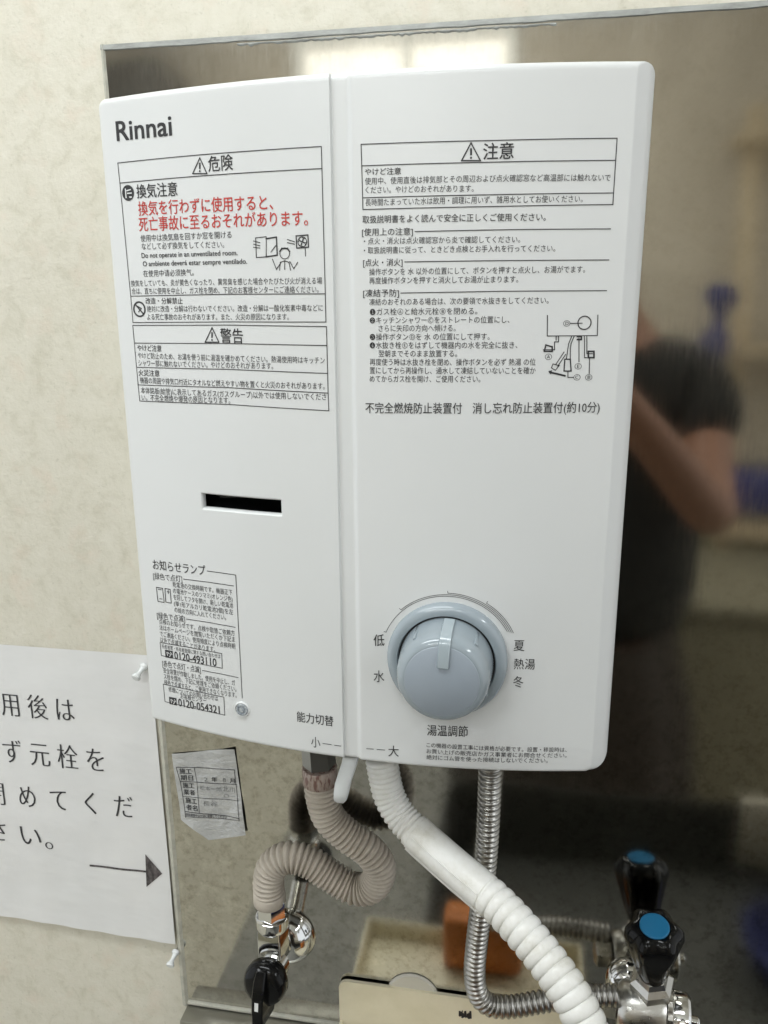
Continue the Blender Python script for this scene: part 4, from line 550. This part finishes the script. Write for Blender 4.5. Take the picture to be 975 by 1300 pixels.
# ================================================================== FAUCET
fau = thing('faucet', 'chrome stop valve with black blue-capped handle at the lower right corner', 'faucet')
fb = Vector((0.34252, -0.03, -0.25749)); hx = Vector((0.3448, -0.029, -0.22465)); ht = Vector((0.34101, -0.04, -0.17248))
bm = bmesh.new(); fd = Vector((0.33266, 0.0, -0.2579)); lathe(bm, (fd.x, -.003, fd.z), (0, -1, 0), [(0, .0175), (.002, .0175), (.007, .0160), (.011, .0125), (.013, .0085)], 40); obj('wall_flange', bm, 'chrome', fau)
bm = bmesh.new(); lathe(bm, (fd.x, -.010, fd.z), (fb.x - fd.x, fb.y + .010, fb.z - fd.z), [(0, .009), ((fb - Vector((fd.x, -.01, fd.z))).length, .009)], 20); obj('inlet_pipe', bm, 'dull', fau)
A = Vector((1, -.10, -.02)).normalized()
bm = bmesh.new(); lathe(bm, fb - A * .021, A, [(0, .0150), (.003, .0178), (.010, .0190), (.030, .0192), (.034, .0180)], 40); obj('valve_body', bm, 'dull', fau)
bm = bmesh.new(); lathe(bm, fb + A * .0135, A, [(0, .0180), (.0004, .0190), (.0038, .0190), (.0042, .0180)], 60, lobes=lambda t, k: 1 + .035 * math.cos(20 * t)); obj('knurled_ring', bm, 'dull', fau, angle=25)
bm = bmesh.new(); lathe(bm, fb + A * .0178, A, [(0, .0176), (.0010, .0182), (.0105, .0182), (.0125, .0165)], 40); obj('end_cap', bm, 'chrome', fau)
bm = bmesh.new(); lathe(bm, fb + A * .030, A, [(0, .004), (.007, .004), (.008, .003)], 14); obj('set_screw', bm, 'chrome', fau)
bm = bmesh.new(); lathe(bm, fb - A * .021, -A, [(0, .0090), (.001, .0108), (.012, .0108), (.013, .0095)], 6, phase=.5); obj('pipe_nut', bm, 'dull', fau, angle=20)
hax = (ht - hx).normalized()
bm = bmesh.new(); lathe(bm, hx - hax * .0165, hax, [(0, .0150), (.001, .0166), (.0090, .0166), (.0125, .0125), (.0170, .0110), (.0185, .008)], 6, phase=.2); obj('bonnet_nut', bm, 'dull', fau, angle=20)
bm = bmesh.new(); lathe(bm, fb + Vector((.0, -.0185, -.006)), (0, -1, .12), [(0, .0062), (.0012, .0062), (.0014, .0045), (.0004, .0042)], 24); obj('body_screw', bm, 'black', fau)
HL_ = (ht - hx).length
lob = lambda t, k: 1 + .085 * math.cos(6 * t) * min(1, k * 2.2)
bm = bmesh.new(); lathe(bm, hx, hax, [(0, .0098), (.004, .0112), (.014, .0140), (HL_ * .60, .0176), (HL_ * .78, .0195), (HL_ * .88, .0192), (HL_ * .95, .0172), (HL_ * 1.0, .0140), (HL_ * 1.01, .0118), (HL_ * .995, .0113)], 72, lobes=lob, phase=.35); han = obj('handle', bm, 'black', fau, angle=60)
bm = bmesh.new(); lathe(bm, hx + hax * (HL_ * .985), hax, [(0, .0104), (.0014, .0104), (.0020, .0098)], 40); obj('blue_cap', bm, 'blue', han)

# ================================================================== SOAP TRAY WITH ITS SUCTION CUP
tray = thing('soap_tray', 'cream plastic tray stuck on the steel panel below the hoses', 'tray')
tx0, tx1, tz1 = (0.09743, 0.3083, -0.29262)
bm = bmesh.new()
pts = []
Rr = .0075; zb = tz1 - .062
outline = [(tx0 + Rr - Rr * math.cos(math.radians(a)), tz1 - Rr + Rr * math.sin(math.radians(a))) for a in range(0, 91, 15)] + [(tx1 - Rr + Rr * math.sin(math.radians(a)), tz1 - Rr + Rr * math.cos(math.radians(a))) for a in range(0, 91, 15)] + [(tx1, zb), (tx0, zb)]
fr_ = [bm.verts.new((x, -.0078, z)) for x, z in outline]; ba_ = [bm.verts.new((x, -.0048, z)) for x, z in outline]
bm.faces.new(fr_); bm.faces.new(ba_[::-1])
for k in range(len(outline)): bm.faces.new((fr_[k], fr_[(k + 1) % len(outline)], ba_[(k + 1) % len(outline)], ba_[k]))
bmesh.ops.bevel(bm, geom=[e for e in bm.edges if len(e.link_faces) == 2 and e.calc_face_angle(0) > 1.2], offset=.0011, segments=3, affect='EDGES')
obj('back_plate', bm, 'cream', tray, angle=50)
bm = bmesh.new()
box(bm, ((tx0 + tx1) / 2, -.0625, zb + .0015), (tx1 - tx0, .111, .003), None, .001); box(bm, ((tx0 + tx1) / 2, -.1185, zb + .0105), (tx1 - tx0, .003, .021), None, .001)
for sx_ in (tx0 + .0015, tx1 - .0015): box(bm, (sx_, -.0625, zb + .0105), (.003, .110, .021), None, .001)
obj('tray_basin', bm, 'cream', tray)
sx_, _, sz_ = (0.16034, -0.004, -0.3012)
bm = bmesh.new(); lathe(bm, (sx_, -.0035, sz_), (0, -1, 0), [(-.0004, .0218), (.0004, .0220), (.0020, .0205), (.0021, .0120)], 40); obj('suction_cup', bm, 'suction', tray)
lbx, lbz = (0.2045, -0.308)
p = Print()
for k in range(9):
    p.poly([(lbx + random.uniform(-.006, .003), lbz + random.uniform(-.0055, .003) + dz_) for dz_ in (0,)] and [(lbx - .005 + .0011 * k, lbz - .005 + random.uniform(0, .003)), (lbx - .005 + .0011 * k + random.uniform(.0008, .0022), lbz - .005 + random.uniform(0, .002)), (lbx - .005 + .0011 * k + random.uniform(.0008, .002), lbz + .004 - random.uniform(0, .004)), (lbx - .005 + .0011 * k, lbz + .004 - random.uniform(0, .0035))])
p.flat('worn_print', 'ink', tray, lambda x, z: -.00805)
sponge = bmesh.new(); ox, _, oz = (0.222, 0, -0.345)
box(sponge, (ox - .008, -.100, oz + .022), (.074, .030, .056), None, .006, 3)
tag(obj('sponge', sponge, 'orange'), 'orange sponge lying in the cream tray under the steel pipe', 'sponge')

# ================================================================== NOTICE, PINS, INSTALLER'S LABEL
notice = thing('paper_notice', 'white paper notice with large Japanese text and an arrow pinned to the wall', 'notice')
q = ((-0.05306, -0.0076), (-0.05006, -0.28034), (-0.28553, -0.00735), (-0.32064000000000004, -0.27433))          # top right, bottom right, top left, bottom left (x, z)
def paper_y(x, z):
    t = min(1, max(0, (q[0][1] - z) / .28)); s = (x + .20) / .15
    return -.0010 - .0042 * t + .0008 * math.sin(9 * t + 2 * s) * t - .0005 * math.sin(24 * s + 5 * t) * (t ** 2)
bm = bmesh.new(); n1, n2 = 40, 48; L = []
for j in range(n2 + 1):
    t = j / n2; xr, zr = q[0][0] + (q[1][0] - q[0][0]) * t, q[0][1] + (q[1][1] - q[0][1]) * t; xl, zl = q[2][0] + (q[3][0] - q[2][0]) * t, q[2][1] + (q[3][1] - q[2][1]) * t
    L.append([bm.verts.new((xl + (xr - xl) * i / n1, paper_y(xl + (xr - xl) * i / n1, zl + (zr - zl) * i / n1), zl + (zr - zl) * i / n1)) for i in range(n1 + 1)])
for j in range(n2):
    for i in range(n1): bm.faces.new((L[j][i], L[j][i + 1], L[j + 1][i + 1], L[j + 1][i]))
obj('sheet', bm, 'paper', notice)
for body, x0, x1, za, zb_, h in [('使 用 後 は', -0.2162, -0.1247, -0.06165, -0.06241, 0.02135), ('必 ず 元 栓 を', -0.22142, -0.10169, -0.10624, -0.10627, 0.02206), ('閉  め  て  く  だ', -0.21472, -0.07934, -0.14837, -0.14817, 0.02191), ('さ い。', -0.21927, -0.15859, -0.18501, -0.18879, 0.02197)]:
    p = Print(); p.brush(body, x0, x1, za, zb_, h); p.flat('notice_lettering', 'print', notice, lambda x, z: paper_y(x, z) - .0004)
p = Print(); p.line([(-0.12432, -0.21084), (-0.0719, -0.21029)], .0019); p.poly([(-0.07184, -0.19289), (-0.05736, -0.20994), (-0.07324, -0.22568)]); p.flat('drawn_arrow', 'pencil', notice, lambda x, z: paper_y(x, z) - .0004)

def make_pin():
    t = thing('push_pin', '', 'push pin', 'white push pins at the corners of the notice')
    bm = bmesh.new(); lathe(bm, (0, 0, 0), (0, -1, 0), [(0, .0024), (.0008, .0027), (.0018, .0026), (.0026, .0016), (.0060, .0013), (.0078, .0019), (.0088, .0027), (.0098, .0028), (.0104, .0022)], 20); obj('pin_head', bm, 'pin', t)
    bm = bmesh.new(); lathe(bm, (0, .004, 0), (0, -1, 0), [(0, .0003), (.0045, .0005)], 8); obj('pin_point', bm, 'chrome', t)
    return t
def dup(root):
    r = root.copy(); C.objects.link(r)
    for ch in root.children:
        c_ = ch.copy(); C.objects.link(c_); c_.parent = r
    return r
pin = make_pin(); pin2 = dup(pin)
for o, loc, rot, lb in ((pin, (-0.05738, -0.002, -0.01636), (.45, 0, -.25), 'white push pin at the notice corner right beside the heater edge'), (pin2, (-0.05042, -0.004, -0.28884), (.40, 0, -.10), 'white push pin below the bottom corner of the notice, near the steel edge')):
    o.location = loc; o.rotation_euler = rot; o.scale = (1.3, 1.3, 1.3); o['label'] = lb

lab = thing('installer_label', 'crinkled silver label with a small printed table stuck on the steel', 'label')
poly = [(-0.03977, -0.09295), (0.01506, -0.0825), (0.02094, -0.16081), (-0.01204, -0.17017), (-0.0361, -0.15405)]
def stick_y(x, z):
    u = (x - poly[0][0]) / .055; v = (poly[0][1] - z) / .07
    return -.0036 - .0012 * max(0, u - .8) * 5 * (.4 + .6 * math.sin(7 * v) ** 2) - .0016 * max(0, v - .75) * 4 - .0004 * math.sin(9 * u + 6 * v)
bm = bmesh.new(); g1, g2 = 24, 28; xa, xb = min(p_[0] for p_ in poly), max(p_[0] for p_ in poly)
tl, tr, br, bmid, bl = poly
L = []
for j in range(g2 + 1):
    t = j / g2; row = []
    for i in range(g1 + 1):
        u = i / g1
        zt = tl[1] + (tr[1] - tl[1]) * u; um = (bmid[0] - bl[0]) / (br[0] - bl[0])
        zbm = bl[1] + (bmid[1] - bl[1]) * (u / um) if u < um else bmid[1] + (br[1] - bmid[1]) * (u - um) / (1 - um)
        xt = tl[0] + (tr[0] - tl[0]) * u; xbm = bl[0] + (br[0] - bl[0]) * u
        x, z = xt + (xbm - xt) * t, zt + (zbm - zt) * t
        row.append(bm.verts.new((x, stick_y(x, z), z)))
    L.append(row)
for j in range(g2):
    for i in range(g1): bm.faces.new((L[j][i], L[j][i + 1], L[j + 1][i + 1], L[j + 1][i]))
obj('label_film', bm, 'label', lab)
p = Print()
for pts, w in [([(-0.03654, -0.10462), (0.01399, -0.10156)], 0.0005), ([(-0.03409, -0.11794), (0.01524, -0.11519)], 0.0005), ([(-0.03305, -0.13191), (0.01577, -0.13014)], 0.0004), ([(-0.032, -0.14602), (0.01558, -0.14609)], 0.0005), ([(-0.03163, -0.1505), (0.0158, -0.1483)], 0.0004), ([(-0.03654, -0.10462), (-0.03409, -0.11794), (-0.03169, -0.15126)], 0.0005), ([(-0.02103, -0.10375), (-0.01956, -0.11711), (-0.01913, -0.14603)], 0.0004), ([(0.01399, -0.10156), (0.01582, -0.14793)], 0.0005)]: p.line(pts, w)
for body, x0, x1, za, zb_, h in [('施工', -0.03404, -0.0237, -0.10802, -0.10767, 0.00479), ('期日', -0.03347, -0.02276, -0.11419, -0.11379, 0.00481), ('施工', -0.03228, -0.02224, -0.12143, -0.12108, 0.00483), ('業者', -0.03205, -0.02199, -0.12771, -0.12734, 0.00485), ('施工', -0.03088, -0.02082, -0.13539, -0.13538, 0.00489), ('者名', -0.03064, -0.02057, -0.14173, -0.1417, 0.00491), ('年', -0.00628, -0.00151, -0.11276, -0.11262, 0.00441), ('月', 0.00934, 0.01373, -0.11219, -0.11208, 0.00439), ('保証期間中は大切に保管してください', -0.03149, 0.00457, -0.1486, -0.14738, 0.00242)]: p.text(body, x0, x1, za, zb_, h, .012)
p.flat('label_print', 'print', lab, lambda x, z: stick_y(x, z) - .0003)
p = Print()
for body, x0, x1, za, zb_, h in [('2', -0.01315, -0.00974, -0.1135, -0.1135, 0.00442), ('8', 0.00326, 0.00597, -0.11211, -0.11218, 0.0044), ('松本一郎', -0.01715, 0.00134, -0.122, -0.12145, 0.00407), ('北川', 0.00276, 0.0129, -0.12057, -0.12092, 0.00516), ('〇―', 0.00302, 0.01327, -0.12752, -0.12638, 0.00297), ('長谷', -0.01536, -0.00294, -0.13625, -0.13558, 0.0045)]: p.text(body, x0, x1, za, zb_, h, -.01)
p.flat('handwriting', 'faint', lab, lambda x, z: stick_y(x, z) - .0003)

# ================================================================== WHAT THE STEEL MIRRORS, WITH AN ADDED LAMP
tube_lamp = thing('added_tube_light', 'unseen fluorescent tube added under the ceiling behind the viewer for its light', 'added light')  # unseen lamp added to light the upper far wall and the heater front
bm = bmesh.new(); lathe(bm, (-.80, -1.75, 1.13), (1, 0, 0), [(0, .017), (1.30, .017)], 20); obj('tube', bm, 'tubeglow', tube_lamp)
bm = bmesh.new(); box(bm, (-.15, -1.75, 1.20), (1.36, .09, .05), None, .004)
for sx_ in (-.81, .51): box(bm, (sx_, -1.75, 1.15), (.02, .05, .09), None, .003)
obj('housing', bm, 'ceil', tube_lamp)
def skinned(name, pts, edges, m, parent=None, sub=2):
    me = bpy.data.meshes.new(name); me.from_pydata([p_[:3] for p_ in pts], edges, []); o = bpy.data.objects.new(name, me); C.objects.link(o)
    sk = o.modifiers.new('skin', 'SKIN'); ss = o.modifiers.new('smooth', 'SUBSURF'); ss.levels = ss.render_levels = sub
    for v, p_ in zip(me.skin_vertices[0].data, pts): v.radius = (p_[3], p_[4] if len(p_) > 4 else p_[3])
    me.skin_vertices[0].data[0].use_root = True
    bpy.context.view_layer.update(); ev = bpy.data.meshes.new_from_object(o.evaluated_get(bpy.context.evaluated_depsgraph_get()))
    bpy.data.objects.remove(o); bpy.data.meshes.remove(me)
    ev.name = name
    for p_ in ev.polygons: p_.use_smooth = True
    ev.materials.clear(); ev.materials.append(M[m]); o = bpy.data.objects.new(name, ev); C.objects.link(o); o.parent = parent
    return o
per_ = thing('person', 'person in a black short-sleeved shirt mirrored in the steel, holding a phone up', 'person')
px0, py0 = .39, -1.02
B = [(px0, py0, -.42, .15, .11), (px0, py0, -.18, .145, .10), (px0, py0, .05, .165, .11), (px0, py0, .15, .10, .08), (px0 - .01, py0 + .02, .23, .055), (px0 - .06, py0 + .05, .33, .072, .09), (px0 - .06, py0 + .05, .42, .066, .082),
     (px0 + .17, py0 + .02, .11, .052), (.545, -.84, -.05, .042), (.545, -.78, -.075, .044), (.42, -.66, .07, .036), (.325, -.60, .18, .026), (.30, -.59, .215, .030, .018),
     (px0 - .17, py0 + .02, .11, .052), (.08, -.88, -.05, .042), (.07, -.84, -.07, .04), (.11, -.70, .10, .034), (.155, -.61, .20, .026), (.175, -.595, .225, .030, .018),
     (px0 + .09, py0, -.52, .085), (px0 + .10, py0 + .01, -.85, .058), (px0 + .10, py0 - .02, -1.18, .042), (px0 + .11, py0 + .12, -1.215, .035),
     (px0 - .09, py0, -.52, .085), (px0 - .10, py0 + .01, -.85, .058), (px0 - .10, py0 - .02, -1.18, .042), (px0 - .11, py0 + .12, -1.215, .035)]
E_ = [(0, 1), (1, 2), (2, 3), (3, 4), (4, 5), (5, 6), (3, 7), (7, 8), (8, 9), (9, 10), (10, 11), (11, 12), (3, 13), (13, 14), (14, 15), (15, 16), (16, 17), (17, 18), (0, 19), (19, 20), (20, 21), (21, 22), (0, 23), (23, 24), (24, 25), (25, 26)]
for side_, base, d_ in ((12, Vector((.30, -.59, .215)), -1), (18, Vector((.175, -.595, .225)), 1)):
    for k in range(4):
        n0 = len(B); z_ = base.z + .020 - .014 * k
        B += [(base.x + d_ * .012, base.y - .002, z_, .0085), (base.x + d_ * .030, base.y - .004, z_ + .002, .008), (base.x + d_ * (.044 - .004 * abs(k - 1)), base.y + .004, z_ + .003, .007)]
        E_ += [(side_, n0), (n0, n0 + 1), (n0 + 1, n0 + 2)]
    n0 = len(B); B += [(base.x + d_ * .010, base.y + .016, base.z + .030, .009), (base.x + d_ * .026, base.y + .018, base.z + .042, .008)]; E_ += [(side_, n0), (n0, n0 + 1)]
skinned('body', B, E_, 'skin', per_)
S = [(px0, py0, -.44, .21, .14), (px0, py0, -.18, .20, .13), (px0, py0, .05, .19, .13), (px0, py0, .155, .12, .09), (px0 + .175, py0 + .02, .11, .076), (.555, -.895, .02, .070), (px0 - .175, py0 + .02, .11, .076), (.11, -.93, .02, .070)]
skinned('shirt', S, [(0, 1), (1, 2), (2, 3), (3, 4), (4, 5), (3, 6), (6, 7)], 'cloth', per_)
bm = bmesh.new(); prev = None                                    # long dark apron-like skirt
for z_, hw, hd in ((-.36, .20, .13), (-.50, .235, .155), (-.75, .27, .17), (-1.02, .30, .18), (-1.03, .29, .17)):
    r = [bm.verts.new((.33 + (hw + .012 * math.sin(9 * a)) * math.cos(a), py0 + .02 + hd * math.sin(a) * (1 + .05 * math.cos(7 * a)), z_)) for a in [2 * math.pi * k / 48 for k in range(48)]]
    if prev:
        for k in range(48): bm.faces.new((prev[k], prev[(k + 1) % 48], r[(k + 1) % 48], r[k]))
    prev = r
obj('skirt', bm, 'denim', per_, angle=180)
skinned('hair', [(px0 - .06, py0 + .02, .36, .078, .095), (px0 - .06, py0 + .02, .43, .076, .095), (px0 - .06, py0 + .03, .47, .05, .06)], [(0, 1), (1, 2)], 'hair', per_)
bm = bmesh.new(); box(bm, (.237, -.566, .235), (.074, .008, .155), None, .003); tag(obj('phone', bm, 'black'), 'black phone held up by the person facing the heater', 'phone')

bm = bmesh.new(); box(bm, (-1.25, -2.55, .93), (.28, .28, .40), None, .005); tag(obj('wall_cabinet', bm, 'brown'), 'dark cabinet high on the far wall, mirrored at the panel top left', 'cabinet')
rack = thing('shelf_rack', 'pale wooden rack by the far wall, mirrored at the right of the panel', 'rack')
bm = bmesh.new(); box(bm, (.99, -2.58, -.15), (.055, .05, 2.1), None, .004); obj('post', bm, 'wood', rack)
bm = bmesh.new(); box(bm, (1.36, -2.58, -.15), (.055, .05, 2.1), None, .004); obj('post', bm, 'wood', rack)
for z_ in (.78, .1, -.55):
    bm = bmesh.new(); box(bm, (1.17, -2.54, z_), (.5, .22, .03), None, .004); obj('shelf', bm, 'wood', rack)
bm = bmesh.new(); gpts = spline([(.86, -2.3, .30), (.84, -2.28, .14), (.83, -2.25, -.02), (.85, -2.2, -.20)], .02); tube(bm, gpts, lambda i: .035 + .02 * math.sin(i * .9), 12)
tag(obj('hanging_cloth', bm, 'bluecloth'), 'blue cloth hanging in front of the rack, mirrored in the steel', 'cloth')
bm = bmesh.new(); box(bm, (.93, -2.1, -.30), (.34, .22, .12), None, .02, 3); tag(obj('blue_bag', bm, 'bluecloth'), 'blue bag below the rack, mirrored in the steel', 'bag')

added_win = thing('added_window', 'added glowing panes high on the far wall, mirrored along the top of the panel', 'added_window')  # made up, with a glowing face, to give the bright patch along the top
bm = bmesh.new()
for (cx_, cz_, sx_, sz_) in ((-.26, 1.225, .86, .04), (-.26, .58, .86, .04), (-.67, .90, .04, .61), (.15, .90, .04, .61), (-.26, .90, .03, .61)): box(bm, (cx_, -2.68, cz_), (sx_, .05, sz_), None, .003)
obj('added_window_frame', bm, 'ceil', added_win, smooth=False)
bm = bmesh.new(); box(bm, (-.26, -2.69, .90), (.79, .004, .60)); obj('glow_pane', bm, 'glow_pane', added_win, smooth=False)
bm = bmesh.new(); box(bm, (.2, -2.685, -.78), (4.7, .02, .94)); tag(obj('dim_wall_board', bm, 'olive', smooth=False), kind='structure')  # board added in a darker colour where the lower wall is only less lit
bm = bmesh.new(); lathe(bm, (.575, -.30, -.501), (0, 0, 1), [(0, .045), (.004, .050), (.040, .064), (.043, .066), (.043, .062), (.006, .046)], 40, cap=False)
lathe(bm, (.575, -.30, -.497), (0, 0, 1), [(0, .047), (.001, .047)], 40); tag(obj('bowl', bm, 'bluecloth'), 'blue plastic bowl in the sink, mirrored at the right edge', 'bowl')

sb = thing('added_sideboard', 'dark low chest added behind the person to darken the lower right of the steel', 'added_sideboard')  # made up to darken the floor mirrored at the lower right
bm = bmesh.new(); box(bm, (1.30, -1.75, -.88), (1.36, .55, .74), None, .005); obj('carcass', bm, 'brownwood', sb)
bm = bmesh.new(); box(bm, (1.30, -1.74, -.497), (1.40, .59, .026), None, .004); obj('top_board', bm, 'brownwood', sb)
for k in range(3):
    bm = bmesh.new(); box(bm, (.86 + .44 * k, -1.470, -.88), (.42, .014, .68), None, .003); obj('door', bm, 'brownwood', sb)

towel = bmesh.new(); tp = [(-.4495, -.476), (-.4475, -.44), (-.449, -.41), (-.4535, -.3815), (-.462, -.3795), (-.4665, -.40)]; prev = None
for k in range(25):
    x_ = .535 + .21 * k / 24; wv = .0016 * math.sin(k * 1.3)
    r = [towel.verts.new((x_, y_ + wv * (1 - q / 6), z_ + .004 * math.sin(k * .7) * (q in (0, 5)))) for q, (y_, z_) in enumerate(tp)] + [towel.verts.new((x_, y_ + wv * (1 - q / 6) + (.0025 if q < 3 else .001), z_ + .0035)) for q, (y_, z_) in reversed(list(enumerate(tp)))]
    if prev:
        for a in range(12): towel.faces.new((prev[a], prev[(a + 1) % 12], r[(a + 1) % 12], r[a]))
    else: towel.faces.new(r)
    prev = r
towel.faces.new(prev)
tag(obj('dish_towel', towel, 'towel', angle=60), 'beige speckled towel over the sink edge, mirrored above the bowl at the right', 'towel')
